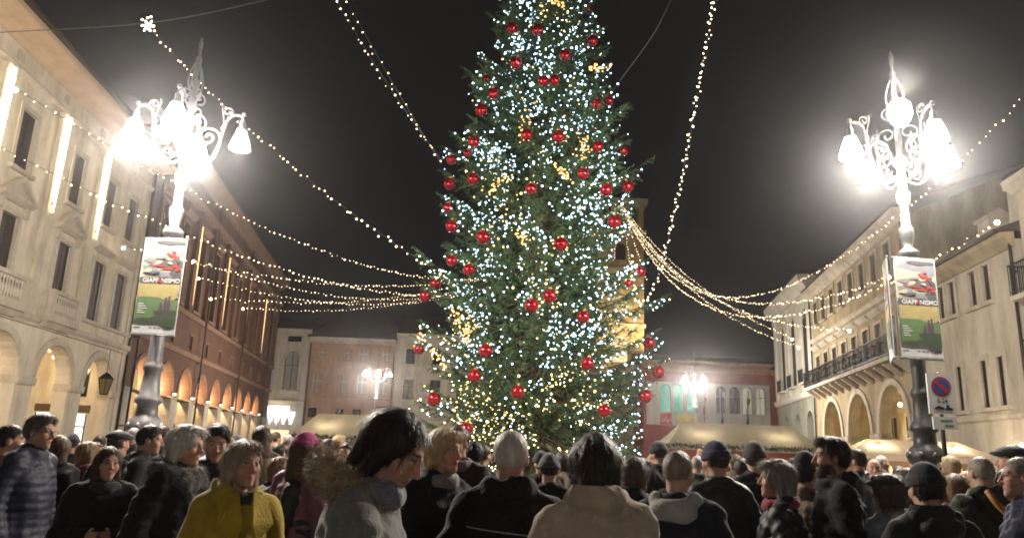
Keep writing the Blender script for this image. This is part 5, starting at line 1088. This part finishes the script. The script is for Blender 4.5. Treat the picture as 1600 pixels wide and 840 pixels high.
def person(label, loc, face, H=1.70, fem=False, hair='short', hc=(.03, .02, .015), coat=(.02, .02, .022), cm='wool', tone=(.46, .27, .19), yaw=0, pitch=0, pose=('down', 'down'), bulk=.08, hem=.80,
           collar='stand', scarf=None, hood=None, fur=None, hat=None, hatc=(.02, .02, .025), beard=None, glasses=False, trousers=(.018, .019, .024), near=1, seed=0, extras=(), fat=0.0, group=None, lips=None, strands=1.0):
    root = thing('person', label, 'person', loc, -math.radians(face), group); s = H / 1.70; root.scale = (s, s, s)
    Rm = head_mat(yaw, pitch); hcw = NECK + Rm @ (HC - NECK); fine = {1: .0048, 2: .0065, 3: .010}[near]; coarse = {1: .018, 2: .022, 3: .030}[near]
    pr = coat_profile(fem, bulk); arms = limbs(pose)
    # ---- body: one surface, head neck trunk legs feet
    xs = dens(-.36, .36, hcw[0], .11, fine, coarse); ys = dens(-.26, .42, hcw[1], .13, fine, coarse); zs = dens(-.02, 1.76, hcw[2], .135, fine, coarse)
    p = grid(xs, ys, zs); d = head_sdf(to_head(p, Rm), fem, fat)
    nb = NECK + Rm @ (np.array([0, -.028, -.045]) + HC - NECK)
    d = smin(d, cone(p, nb, (0, -.03, 1.40), .050 if fem else .056, .060), .02)
    z_, a_, b_, c_ = pr; d2 = torso_sdf(p, (z_, a_ * .78, b_ * .75, c_), .84, 1.45); d = smin(d, d2, .03)
    for sg in (-1, 1):
        leg = smin(cone(p, (sg * .095, 0, .92), (sg * .10, .015, .50), .088, .060), cone(p, (sg * .10, .015, .50), (sg * .105, -.005, .09), .060, .045), .02)
        foot = cone(p, (sg * .108, -.01, .045), (sg * .125, .15, .035), .042, .038); d = smin(d, smin(leg, smax(foot, .0 - p[2], .01), .025), .02)
    for sh, el, wr, sg in arms: d = smin(d, smin(cone(p, sh, el, .045, .036), cone(p, el, wr, .036, .026), .02), .02)
    V, Q = snets(xs, ys, zs, d); hp = np.stack(to_head((V[:, 0], V[:, 1], V[:, 2]), Rm), 1)
    C = np.tile(np.array(trousers), (len(V), 1)); m = (V[:, 2] > 1.36) & (np.abs(V[:, 0]) < .16); C[m] = skin_color(hp[m], tone, lips or ((.42, .13, .12) if fem else (.36, .17, .14)), np.array(hc) * .6, beard); C[V[:, 2] < .085] = (.012, .011, .01)
    V_ = V; hv, hq = [V], [Q]; n0 = len(V)
    for sh, el, wr, sg in arms:
        nm = pose[0] if sg > 0 else pose[1]
        a, q = hand_mesh(wr - (wr - el) * .03, el, sg, {'phone': .75, 'cup': .8, 'fold': .3, 'down': .32, 'front': .5, 'pocket': .2}[nm], .0045 if near == 1 else .008); hv.append(a); hq.append(q + n0); n0 += len(a)
    hc_ = np.tile(np.array(tone) * .95, (n0 - len(V), 1)); me = fastmesh('body', np.concatenate(hv), np.concatenate(hq), M_body); add_col(me, np.concatenate([C, hc_])); link('body', me, root)
    # ---- coat
    r = {1: .0115, 2: .015, 3: .022}[near]; xs = np.arange(-.42, .421, r); ys = np.arange(-.28, .46, r); zs = np.arange(hem - .05, 1.53, r); p = grid(xs, ys, zs)
    d = torso_sdf(p, pr, hem, 1.475 if collar == 'stand' else 1.44)
    sc_ = 1 + bulk * .8
    for sg in (-1, 1): d = smin(d, cone(p, (sg * .045, -.022, 1.455), (sg * .165, -.016, 1.375), .046, .062 * sc_), .04)
    for sh, el, wr, sg in arms:
        w2 = el + (wr - el) * .97; k = smin(cone(p, sh, el, .074 * sc_, .060 * sc_), cone(p, el, w2, .058 * sc_, .047 * sc_), .02); cut = ((p[0] - w2[0]) * (w2 - el)[0] + (p[1] - w2[1]) * (w2 - el)[1] + (p[2] - w2[2]) * (w2 - el)[2]) / np.linalg.norm(w2 - el); d = smin(d, smax(k, cut, .008), .014)
    if collar in ('stand', 'big'):
        rr = np.sqrt(p[0] ** 2 + (p[1] + .015) ** 2); big = collar == 'big'; d = smin(d, np.sqrt((rr - (.083 if not big else .098)) ** 2 + ((p[2] - 1.44 + .25 * p[1]) / (1.5 if not big else 2.0)) ** 2) - (.020 if not big else .028), .014)
    if cm == 'puffer': d = d - .0055 * np.abs(np.sin(PI * p[2] / .055)) + .002
    d = d + wob(p, seed + 1, 22, .014) + wob((p[0], p[1], p[2] * 1.6), seed + 2, 55, .009) * (1.3 if cm != 'puffer' else .6) + wob((p[0] * 1.0, p[1] * 1.0, p[2] * .25), seed + 3, 48, .008) * np.clip((1.25 - p[2]) * 3, 0, 1)
    front = np.clip((p[1] - .03) * 20, 0, 1); d = d + .007 * np.exp(-((p[0] - .012) / .006) ** 2) * front * (p[2] < 1.4)
    V, Q = snets(xs, ys, zs, np.broadcast_to(d, (len(xs), len(ys), len(zs))))
    ck = 'coat_%s_%02d%02d%02d' % (cm, int(coat[0] * 99), int(coat[1] * 99), int(coat[2] * 99)); shiny = cm in ('puffer', 'shell')
    cmat = mat(ck, coat, .58 if shiny else .92, .22, 7, .35 if not shiny else .25, 70 if not shiny else 30, spec=.3 if shiny else .2, sheen=0 if shiny else (.25 if max(coat) > .08 else .08))
    co = link('coat', fastmesh('coat', V, Q, cmat), root)
    # ---- hair and hats
    def headpart(name, f, mt, rr, lo=(-.16, -.19, -.26), hi=(.16, .16, .19), nz=0):
        xs = np.arange(lo[0], hi[0], rr); ys = np.arange(lo[1], hi[1], rr); zs = np.arange(lo[2], hi[2], rr); p = grid(xs, ys, zs); dd = np.broadcast_to(f(p), (len(xs), len(ys), len(zs)))
        if nz: dd = dd + wob((p[0], p[1], p[2] * .3), seed + 9, 170, nz) + wob(p, seed + 5, 45, nz * 1.1)
        V, Q = snets(xs, ys, zs, dd); W = NECK + (V + HC - NECK) @ Rm.T; return W, Q, V
    if hair:
        hm = mat('hair_%02d%02d%02d' % tuple(int(c * 99) for c in hc), hc, .5, .4, 26, .4, 90, stretch=(1, 1, .18), spec=.22)
        W, Q, V = headpart('hair', lambda p: hair_sdf(p, hair, None), hm, .006 if near == 1 else .0085 if near == 2 else .013, nz=.004 if hair in ('short', 'quiff', 'wavy', 'blonde', 'long', 'bob') else .001)
        ho = link('hair', fastmesh('hair', W, Q, hm), root)
        if near < 3 and strands:
            N = vnorm(W, Q); cr = NECK + Rm @ (np.array([0, -.03, .12]) + HC - NECK)
            def flow(pp, nn):
                g = pp - cr; g[:, 2] -= .05 + .9 * np.clip(cr[2] - pp[:, 2], 0, .2); g -= nn * np.sum(g * nn, 1)[:, None]; return g / (np.linalg.norm(g, axis=1)[:, None] + 1e-9)
            nS = int({1: 1900, 2: 700}[near] * strands); LL = {'short': .035, 'crop': .014, 'bald': .012, 'quiff': .04}.get(hair, .06)
            BV, BF = blades(W, N, nS, LL, .0016 if near == 1 else .0024, flow, seed, lift=.05 if hair != 'bob' else .02, curve=.06, jit=.12 if hair in ('wavy', 'blonde', 'short', 'quiff') else .05)
            if hair in ('wavy', 'blonde', 'long', 'bob', 'quiff', 'short'):   # flyaways
                V2, F2 = blades(W, N, nS // 8, LL * .9, .0007 if near == 1 else .0011, flow, seed + 1, lift=.16, curve=.12, jit=.3); BF = np.concatenate([BF, F2 + len(BV)]); BV = np.concatenate([BV, V2])
            link('strands', fastmesh('strands', BV, BF, hm, False), ho, kind='stuff')
    if beard is not None and near < 3:
        hm = mat('beard_%02d' % int(beard[0] * 99), beard, .6, .4, 40, .5, 120); W0 = hv[0]; N0 = vnorm(W0, hq[0]); x, y, z = hp.T
        m = (z < -.030) & (z > -.125) & (y > .0 + .25 * (z + .03)) & ~((np.abs(x) < .020) & (np.abs(z + .058) < .009)) & ((z < -.045) | (np.abs(x) > .02) | (y > .08)) & (V_[:, 2] > 1.40)
        BV, BF = blades(W0[m], N0[m], 1500, .014, .0016, lambda a_, n_: n_ * .3 + np.array([0, 0, -1.0]), seed, .3, .1, .3); link('beard', fastmesh('beard', BV, BF, hm, False), root, kind='stuff')
    if hat:
        hm = mat('hat_%02d%02d%02d' % tuple(int(c * 99) for c in hatc), hatc, .95, .25, 30, .5, 90, sheen=.2)
        f = {'beanie': lambda p: beanie_sdf(p), 'tallbeanie': lambda p: beanie_sdf(p, .045), 'flatcap': flatcap_sdf}[hat]; W, Q, V = headpart(hat, f, hm, .006 if near == 1 else .009 if near == 2 else .014); hb = link('cap' if hat == 'flatcap' else 'beanie', fastmesh(hat, W, Q, hm), root)
        if 'pompom' in extras:
            k = MB(); c = NECK + Rm @ (np.array([0, -.02, .19]) + HC - NECK); k.sphere(c, .035, 10, 8); k.build('pompom', hm, hb, True)
    # ---- scarf, hood, fur
    if scarf is not None:
        r2 = .009 if near < 3 else .016; xs = np.arange(-.20, .2, r2); ys = np.arange(-.2, .22, r2); zs = np.arange(1.33, 1.53, r2); p = grid(xs, ys, zs); rr = np.sqrt(p[0] ** 2 + (p[1] + .005) ** 2)
        d = np.sqrt((rr - .088) ** 2 + (p[2] - 1.435 + .12 * p[1]) ** 2 * .8) - .034 + wob(p, seed + 4, 70, .010); V, Q = snets(xs, ys, zs, d); link('scarf', fastmesh('scarf', V, Q, mat('scarf_%02d%02d%02d' % tuple(int(c * 99) for c in scarf), scarf, .95, .3, 18, .5, 60, sheen=.2)), root)
    if hood is not None:
        r2 = .009 if near < 3 else .016; xs = np.arange(-.24, .24, r2); ys = np.arange(-.30, .14, r2); zs = np.arange(1.22, 1.58, r2); p = grid(xs, ys, zs)
        d = smin(ell(p, (0, -.110, 1.392), (.128, .064, .082)), cone((np.abs(p[0]), p[1], p[2]), (.10, -.06, 1.45), (.055, .085, 1.37), .045, .025), .03); d = smax(d, -ell(p, (0, -.045, 1.52), (.088, .090, .12)), .025) + wob(p, seed + 6, 40, .010); V, Q = snets(xs, ys, zs, d)
        link('hood', fastmesh('hood', V, Q, mat('hood_%02d%02d%02d' % tuple(int(c * 99) for c in hood), hood, .9, .2, 9, .5, 60, sheen=.2)), root)
    if fur is not None:
        fc, ftype = fur; r2 = .011; xs = np.arange(-.27, .27, r2); ys = np.arange(-.32, .26, r2); zs = np.arange(1.18, 1.60, r2); p = grid(xs, ys, zs)
        if ftype == 'hood':
            rr = np.sqrt((p[0] * .95) ** 2 + ((p[1] + .055) * 1.05) ** 2); d = np.sqrt((rr - .108) ** 2 + (p[2] - 1.445 + .55 * (p[1] + .06)) ** 2 * .55) - .042; d = smax(d, p[1] - .07, .02)
        else:
            rr = np.sqrt((p[0] * .82) ** 2 + ((p[1] + .01)) ** 2); d = np.sqrt((rr - .112) ** 2 + (p[2] - 1.425 + .35 * p[1]) ** 2 * .6) - .048; d = smin(d, cone((np.abs(p[0]), p[1], p[2]), (.09, .10, 1.36), (.05, .155, 1.22), .04, .03), .03)
        d = d + wob(p, seed + 7, 60, .010); V, Q = snets(xs, ys, zs, d); N = vnorm(V, Q)
        fm = mat('fur_%02d%02d%02d' % tuple(int(c * 99) for c in fc), fc, .75, .5, 20, .6, 120, sheen=.3); fo = link('fur_trim', fastmesh('fur_trim', V, Q, fm), root)
        BV, BF = blades(V, N, 7500, .030, .0013, lambda a, n_: n_ + np.array([0, 0, -.5]), seed, .5, .25, .35); link('fur_hairs', fastmesh('fur_hairs', BV, BF, fm, False), fo, kind='stuff')
    if glasses:
        k = MB(); o_ = HC - NECK
        for sg in (-1, 1): k.tube([NECK + Rm @ (np.array([sg * .032 + .022 * math.cos(t), .100, .008 + .018 * math.sin(t)]) + o_) for t in np.linspace(0, 2 * PI, 15)], .0016, 5); k.tube([NECK + Rm @ (np.array(q) + o_) for q in ((sg * .054, .099, .012), (sg * .074, .06, .014), (sg * .080, -.015, .010))], .0016, 5)
        k.tube([NECK + Rm @ (np.array(q) + o_) for q in ((-.010, .101, .010), (0, .104, .013), (.010, .101, .010))], .0016, 5); k.build('glasses', M_iron, root)
    if 'button' in extras:
        k = MB()
        for z in (1.225, 1.06): k.lathe([(.004, 0), (.021, .002), (.021, .008), (.014, .009), (.004, .006)], 14); k.v[-1] = k.v[-1][:, [0, 2, 1]] * [1, 1, 1] + np.array([.05, np.interp(z, pr[0], pr[2]) + .004, z])
        k.build('buttons', mat('brown_button', (.10, .04, .03), .35), root)
    if 'lapel' in extras:
        k = MB(); 
        for sg in (-1, 1): k.add([(sg * .035, .105, 1.46), (sg * .125, .075, 1.43), (sg * .15, .125, 1.30), (sg * .05, .172, 1.22), (sg * .025, .165, 1.30)], [(0, 1, 2, 3, 4)][:1] if sg < 0 else [(4, 3, 2, 1, 0)])
        o = k.build('lapels', cmat, root); md = o.modifiers.new('thick', 'SOLIDIFY'); md.thickness = .02; md.offset = 0
    if 'piping' in extras:
        k = MB(); P = []
        for t in np.linspace(-.8, .8, 15): P.append((np.interp(1.29, pr[0], pr[1]) * math.sin(t) * 1.0, -np.interp(1.29, pr[0], pr[2]) * math.cos(t) - .028, 1.29 - .02 * t))
        k.tube(P, .0032, 5); k.build('piping', mat('grey_reflective_piping', (.22, .22, .22), .6), root, True)
    return root
def bodyloc(px, Y):
    P = atY(px, 735, Y); return (P[0], Y, 0)
def headH(px, py, Y): return float(atY(px, py, Y)[2])
# ------------------------------------------------------------------ the crowd, each placed by the photo direction and a distance
BLK = (.012, .012, .013); NVY = (.016, .018, .036); GRN = (.022, .026, .020)
def P_(lb, px, top, Y, face, **k):
    H = k.pop('H', None) or headH(px, top, Y) - .012; k.setdefault('seed', int(px)); return person(lb, bodyloc(px, Y), face, H=H, **k)
P_('woman in grey wool coat with fur trimmed hood, dark bob, head bowed', 582, 632, 2.55, 92, H=1.73, fem=True, hair='bob', hc=(.016, .010, .009), coat=(.17, .16, .155), cm='wool', pitch=30, yaw=8, pose=('front', 'front'), fur=((.34, .235, .135), 'hood'), bulk=.10, scarf=(.16, .17, .20), near=1, strands=.6)
P_('grey haired woman in mustard yellow coat with brown buttons', 376, 688, 3.85, 140, fem=True, hair='wavy', hc=(.30, .235, .17), coat=(.36, .255, .022), tone=(.42, .24, .17), yaw=-8, pose=('front', 'front'), bulk=.03, collar='big', extras=('button', 'lapel'), scarf=(.02, .018, .018), near=1)
P_('white haired woman in black coat with wide dark fur collar', 281, 664, 4.7, 100, fem=True, hair='wavy', hc=(.50, .47, .43), coat=BLK, tone=(.48, .28, .20), yaw=0, pitch=4, pose=('pocket', 'front'), bulk=.22, fur=((.045, .040, .036), 'collar'), scarf=(.14, .12, .11), near=1, fat=.004)
P_('young man with dark hair in dark jacket behind the fur collared woman', 331, 662, 5.4, 165, hair='quiff', hc=(.030, .020, .014), coat=(.014, .014, .02), cm='puffer', pitch=14, yaw=-10, near=1, tone=(.44, .25, .18))
P_('brown haired woman wrapped in a long black coat and shawl', 166, 698, 5.2, 150, fem=True, hair='long', hc=(.055, .028, .016), coat=BLK, yaw=-10, pose=('fold', 'fold'), bulk=.25, hem=.45, scarf=BLK, near=1, tone=(.46, .27, .19))
P_('tall man in navy quilted jacket with swept back grey hair and glasses', 48, 648, 5.8, 95, hair='quiff', hc=(.10, .085, .075), coat=NVY, cm='puffer', yaw=0, pitch=3, pose=('down', 'down'), glasses=True, near=1, bulk=.12, hem=.74)
P_('person in plum jacket partly behind the tall navy jacket man', 4, 664, 6.0, 60, hair='short', hc=(.02, .015, .012), coat=(.05, .018, .035), cm='puffer', near=2)
P_('woman with streaked hair in black jacket facing the navy jacket man', 84, 680, 6.8, 290, fem=True, hair='wavy', hc=(.16, .11, .08), coat=BLK, near=2, hem=.7, trousers=(.16, .012, .012))
P_('person with fluffy fair hair in a dark red coat', 131, 690, 7.2, 30, fem=True, hair='blonde', hc=(.22, .14, .085), coat=(.17, .012, .014), near=2)
P_('man in dark flat cap near the palace arcade', 176, 671, 6.8, 20, hair='crop', hc=(.06, .05, .045), hat='flatcap', hatc=(.02, .02, .024), coat=NVY, near=2)
P_('dark haired man in black jacket beside the grey lamp post', 222, 664, 6.6, 75, hair='short', hc=(.025, .018, .014), coat=BLK, near=2, pitch=6)
P_('child in pink beanie and mauve quilted coat', 472, 679, 5.6, 35, fem=True, hair='long', hc=(.08, .04, .02), hat='beanie', hatc=(.42, .05, .20), coat=(.17, .07, .10), cm='puffer', near=2)
P_('brown haired woman in dark shiny jacket beside the pink beanie', 493, 693, 5.6, 320, fem=True, hair='long', hc=(.05, .03, .02), coat=(.02, .022, .022), cm='shell', near=2, yaw=20)
P_('fair haired child with a pale hood seen near the yellow coat', 437, 714, 6.2, 60, fem=True, hair='wavy', hc=(.26, .17, .09), coat=(.03, .03, .035), hood=(.30, .30, .32), near=2)
P_('person in blue grey jacket in front of the far stall', 432, 693, 9.5, 10, hair='short', coat=(.04, .05, .10), near=3)
P_('blonde short haired woman in black coat with red lipstick', 688, 670, 4.4, 128, fem=True, hair='blonde', hc=(.46, .33, .17), coat=BLK, tone=(.47, .26, .17), yaw=-5, pitch=2, pose=('pocket', 'pocket'), bulk=.14, near=1, scarf=(.20, .19, .18), lips=(.45, .05, .05))
P_('dark haired man in brown scarf facing the blonde woman', 714, 666, 6.0, 200, hair='short', hc=(.035, .028, .024), coat=(.03, .022, .02), scarf=(.13, .09, .08), near=2, pitch=10)
P_('dark haired person in black hood beside the tree lights', 738, 690, 6.6, 340, hair='short', hc=(.02, .016, .014), coat=BLK, hood=BLK, near=2)
P_('white haired man in broad black coat seen from behind', 797, 672, 3.45, 2, hair='crop', hc=(.46, .42, .38), coat=(.014, .0135, .013), cm='wool', bulk=.2, pose=('pocket', 'pocket'), collar='big', near=1, extras=('piping',), tone=(.44, .25, .19))
P_('person in grey knitted beanie in front of the tree base', 858, 712, 6.2, 5, hair='crop', hat='beanie', hatc=(.07, .07, .075), coat=BLK, near=2)
P_('dark haired woman in beige coat and shawl seen from behind', 930, 678, 3.1, 6, fem=True, hair='wavy', hc=(.022, .014, .011), coat=(.40, .31, .25), bulk=.03, collar='big', near=1, pose=('front', 'front'))
P_('brown haired woman in black coat beside the beige shawl woman', 992, 714, 5.3, 55, fem=True, hair='blonde', hc=(.09, .06, .045), coat=BLK, near=2, scarf=BLK)
P_('balding man in navy jacket with pale grey hood', 1058, 703, 4.1, 22, hair='crop', hc=(.19, .145, .115), coat=(.017, .018, .024), cm='wool', hood=(.27, .265, .255), bulk=.18, pose=('pocket', 'front'), near=1, tone=(.43, .25, .185), yaw=10, fat=.003)
P_('man in navy beanie and dark jacket seen from behind', 1121, 694, 5.4, 350, hair='crop', hc=(.03, .02, .02), hat='beanie', hatc=(.018, .018, .05), coat=(.024, .024, .021), cm='shell', bulk=.16, pose=('pocket', 'pocket'), near=1, yaw=-15)
P_('tall person in dark banded beanie beyond the navy beanie man', 1180, 694, 6.6, 5, hair='short', hc=(.02, .015, .012), hat='beanie', hatc=(.035, .03, .03), coat=BLK, near=2)
P_('grey haired woman in black jacket with red lining, in profile', 1216, 719, 4.8, 292, fem=True, hair='wavy', hc=(.20, .175, .15), coat=(.016, .016, .016), cm='shell', bulk=.16, near=1, tone=(.47, .28, .21), yaw=-8, pose=('front', 'pocket'), scarf=(.22, .015, .03), fat=.005)
ph = P_('person in dark beanie and tan coat raising a phone', 1260, 715, 5.6, 60, hair='short', hc=(.02, .015, .012), hat='tallbeanie', hatc=(.022, .026, .024), coat=(.17, .125, .085), near=1, pose=('phone', 'phone'), pitch=-4, tone=(.40, .24, .17))
P_('bearded young man in black jacket in profile', 1304, 685, 5.0, 285, hair='quiff', hc=(.018, .013, .011), coat=(.011, .011, .012), cm='wool', beard=(.022, .015, .012), tone=(.37, .20, .14), near=1, pose=('front', 'pocket'), collar='big', yaw=-6, bulk=.12)
P_('person in dark beret with pale blue scarf', 1388, 741, 4.8, 330, fem=True, hair='blonde', hc=(.10, .08, .07), hat='flatcap', hatc=(.03, .03, .032), coat=(.15, .17, .22), scarf=(.34, .36, .34), near=2)
P_('person in black hat and dark green coat seen from behind', 1446, 729, 4.0, 0, hair='short', hc=(.014, .012, .011), hat='beanie', hatc=(.012, .012, .013), coat=(.020, .023, .018), bulk=.22, near=1, pose=('pocket', 'pocket'), collar='big', hood=(.018, .02, .016))
P_('bald man in olive coat with an orange bag strap', 1534, 713, 5.6, 355, hair='crop', hc=(.26, .215, .18), coat=(.034, .038, .026), bulk=.2, near=1, pose=('pocket', 'down'), collar='big', tone=(.42, .27, .20))
P_('man in dark flat cap standing by the cream house', 1588, 695, 6.2, 300, hair='crop', hat='flatcap', hatc=(.018, .018, .025), coat=NVY, near=2)
P_('grey haired man with glasses in navy jacket, facing the stall', 1597, 714, 4.6, 290, hair='crop', hc=(.24, .21, .19), coat=NVY, glasses=True, near=1, bulk=.14, tone=(.43, .25, .19), fat=.004)
P_('man with reddish face by the glowing awning', 1366, 716, 9.0, 200, hair='bald', hc=(.12, .09, .07), coat=(.03, .03, .034), near=2)
P_('woman with fair hair close to the sign pole', 1492, 741, 6.2, 40, fem=True, hair='blonde', hc=(.20, .13, .075), coat=(.11, .05, .06), near=2)
P_('fair haired person in pale coat under the glowing awning', 1512, 736, 8.0, 170, fem=True, hair='wavy', hc=(.30, .2, .11), coat=(.24, .19, .13), near=3)
P_('dark haired man with a white collar near the cream house', 1574, 733, 5.6, 220, hair='short', hc=(.02, .016, .013), coat=(.03, .03, .032), scarf=(.5, .5, .48), near=2)
P_('person in bronze jacket next to the pole behind the black hat', 1418, 732, 6.4, 320, fem=True, hair='wavy', hc=(.06, .04, .025), coat=(.10, .06, .03), near=3)
P_('person in dark coat between the red stall and the bearded man', 1160, 716, 7.6, 20, hair='short', coat=(.03, .012, .012), near=3)
# phone held up by the person in the tan coat
a = np.radians(60); s_ = ph.scale[0]; q = np.array([0, .375, 1.45]) * s_; px_ = np.array([ph.location[0] + q[0] * math.cos(-a) - q[1] * math.sin(-a), ph.location[1] + q[0] * math.sin(-a) + q[1] * math.cos(-a), q[2]])
pt = thing('phone', 'smartphone held up by the person in the tan coat', 'phone', px_, -math.radians(60))
b = MB(); b.box(-.036, .036, -.004, .004, -.075, .075); b.build('case', M_iron, pt); b = MB(); b.box(-.033, .033, -.006, -.0042, -.070, .070); b.build('screen', emit('phone_screen', (.55, .65, .9), .7), pt)
# orange strap across the olive coat
o_ = atY(1530, 790, 5.6); sp = thing('shoulder_bag', 'orange brown shoulder bag strap on the olive coated man', 'bag', (o_[0], 5.6 - .27, 0.0))
b = MB(); P = [(-.06, .06, 1.46), (-.04, -.0, 1.38), (.06, -.035, 1.25), (.15, -.03, 1.10), (.2, .0, .95)]; b.tube(crom(P, 6), .022, 6); b.build('strap', mat('orange_leather', (.36, .15, .04), .5), sp, True)
b = MB(); b.box(.12, .36, -.02, .10, .68, .95); b.build('pouch', MATS['orange_leather'], sp)
# red carrier bag held by the navy jacket man
o_ = atY(62, 800, 5.8); cb = thing('carrier_bag', 'red paper carrier bag held by the tall navy jacket man', 'bag', (o_[0], 5.7, 0.0))
b = MB(); V = [(-.13, -.05, .30), (.13, -.05, .30), (.13, .05, .30), (-.13, .05, .30), (-.15, -.06, .66), (.15, -.06, .66), (.15, .06, .66), (-.15, .06, .66)]; b.add(V, [(3, 2, 1, 0), (0, 1, 5, 4), (1, 2, 6, 5), (2, 3, 7, 6), (3, 0, 4, 7)]); b.build('bag_body', mat('red_paper', (.42, .02, .02), .5, .1, 8, .3, 20), cb); b = MB(); b.tube([(-.07, 0, .65), (-.05, 0, .78), (.05, 0, .78), (.07, 0, .65)], .006, 5); b.build('handle', M_iron, cb)

# far crowd: a few kinds, copied, with labels of their own
protos = []
kinds = [('dark parka', dict(hair='short', coat=(.02, .02, .025), cm='shell')), ('black coat and beanie', dict(hair='crop', hat='beanie', hatc=(.02, .02, .02), coat=BLK)), ('brown coat and long hair', dict(fem=True, hair='long', hc=(.05, .03, .02), coat=(.07, .045, .03))),
         ('navy quilted jacket', dict(hair='short', coat=NVY, cm='puffer')), ('dark red coat and fair hair', dict(fem=True, hair='blonde', hc=(.25, .17, .09), coat=(.12, .015, .015))), ('olive jacket and grey hair', dict(hair='crop', hc=(.25, .23, .21), coat=(.04, .042, .028)))]
spots = [(20, 9, 0), (105, 9.5, 1), (148, 11, 3), (200, 10.5, 5), (245, 9, 2), (258, 12, 3), (300, 10, 0), (350, 9, 4), (362, 12, 1), (402, 8.2, 2), (412, 12, 3), (425, 14.5, 0), (445, 12.5, 5), (455, 15, 1), (508, 9.5, 0), (525, 12, 4), (540, 9, 3), (612, 11, 2), (640, 12, 0), (752, 8.2, 3), (845, 8.5, 1), (880, 9, 2), (905, 11, 0), (985, 9, 3), (1018, 10.5, 4), (1030, 8.8, 1), (1090, 9.5, 5), (1100, 12, 0), (1150, 11.5, 2), (1165, 9, 1), (1240, 9.5, 3), (1255, 12, 4), (1340, 8.5, 0), (1352, 10.5, 2), (1378, 12.5, 5), (1405, 10, 3), (1430, 12, 1), (1475, 10.5, 0), (1487, 8.8, 4), (1515, 12, 3), (1555, 9.5, 2), (1580, 10, 5)]
near_by = lambda px: 'the pale palace' if px < 210 else 'the brick palace' if px < 420 else 'the cream stall' if px < 660 else 'the christmas tree' if px < 1010 else 'the red board stall' if px < 1230 else 'the glowing awning' if px < 1540 else 'the cream house'
R = np.random.default_rng(11); done = {}
for i, (px, Y, k) in enumerate(spots):
    H = R.uniform(1.58, 1.80); lb = 'person in %s in the crowd towards %s' % (kinds[k][0], near_by(px)); g = 'far crowd, %s towards %s' % (kinds[k][0], near_by(px))
    if k not in done:
        done[k] = person(lb, bodyloc(px, Y), 0, H=H, near=3, seed=100 + k, group=g, **kinds[k][1]); o = done[k]
    else:
        o = copy_tree(done[k]); o['label'] = lb; o['group'] = g; o.location = bodyloc(px, Y); o.scale = (H / 1.7,) * 3
    o.rotation_euler = (0, 0, R.uniform(-1.0, 1.0) if R.random() < .7 else R.uniform(0, 6.28))
# ------------------------------------------------------------------ thin haze added to give the lamps their halos
b = MB(); b.box(-70, 70, -45, 135, -1, 41); hz = b.build('haze', bpy.data.materials.new('halo_haze')); hz['kind'] = 'stuff'; hm = hz.data.materials[0]; hm.use_nodes = True; nt = hm.node_tree
nt.nodes.remove(nt.nodes['Principled BSDF']); pv = nd(nt, 'ShaderNodeVolumePrincipled'); pv.inputs['Color'].default_value = (.92, .92, .95, 1); pv.inputs['Density'].default_value = .0007; pv.inputs['Anisotropy'].default_value = .93
nt.links.new(pv.outputs[0], nt.nodes['Material Output'].inputs['Volume'])
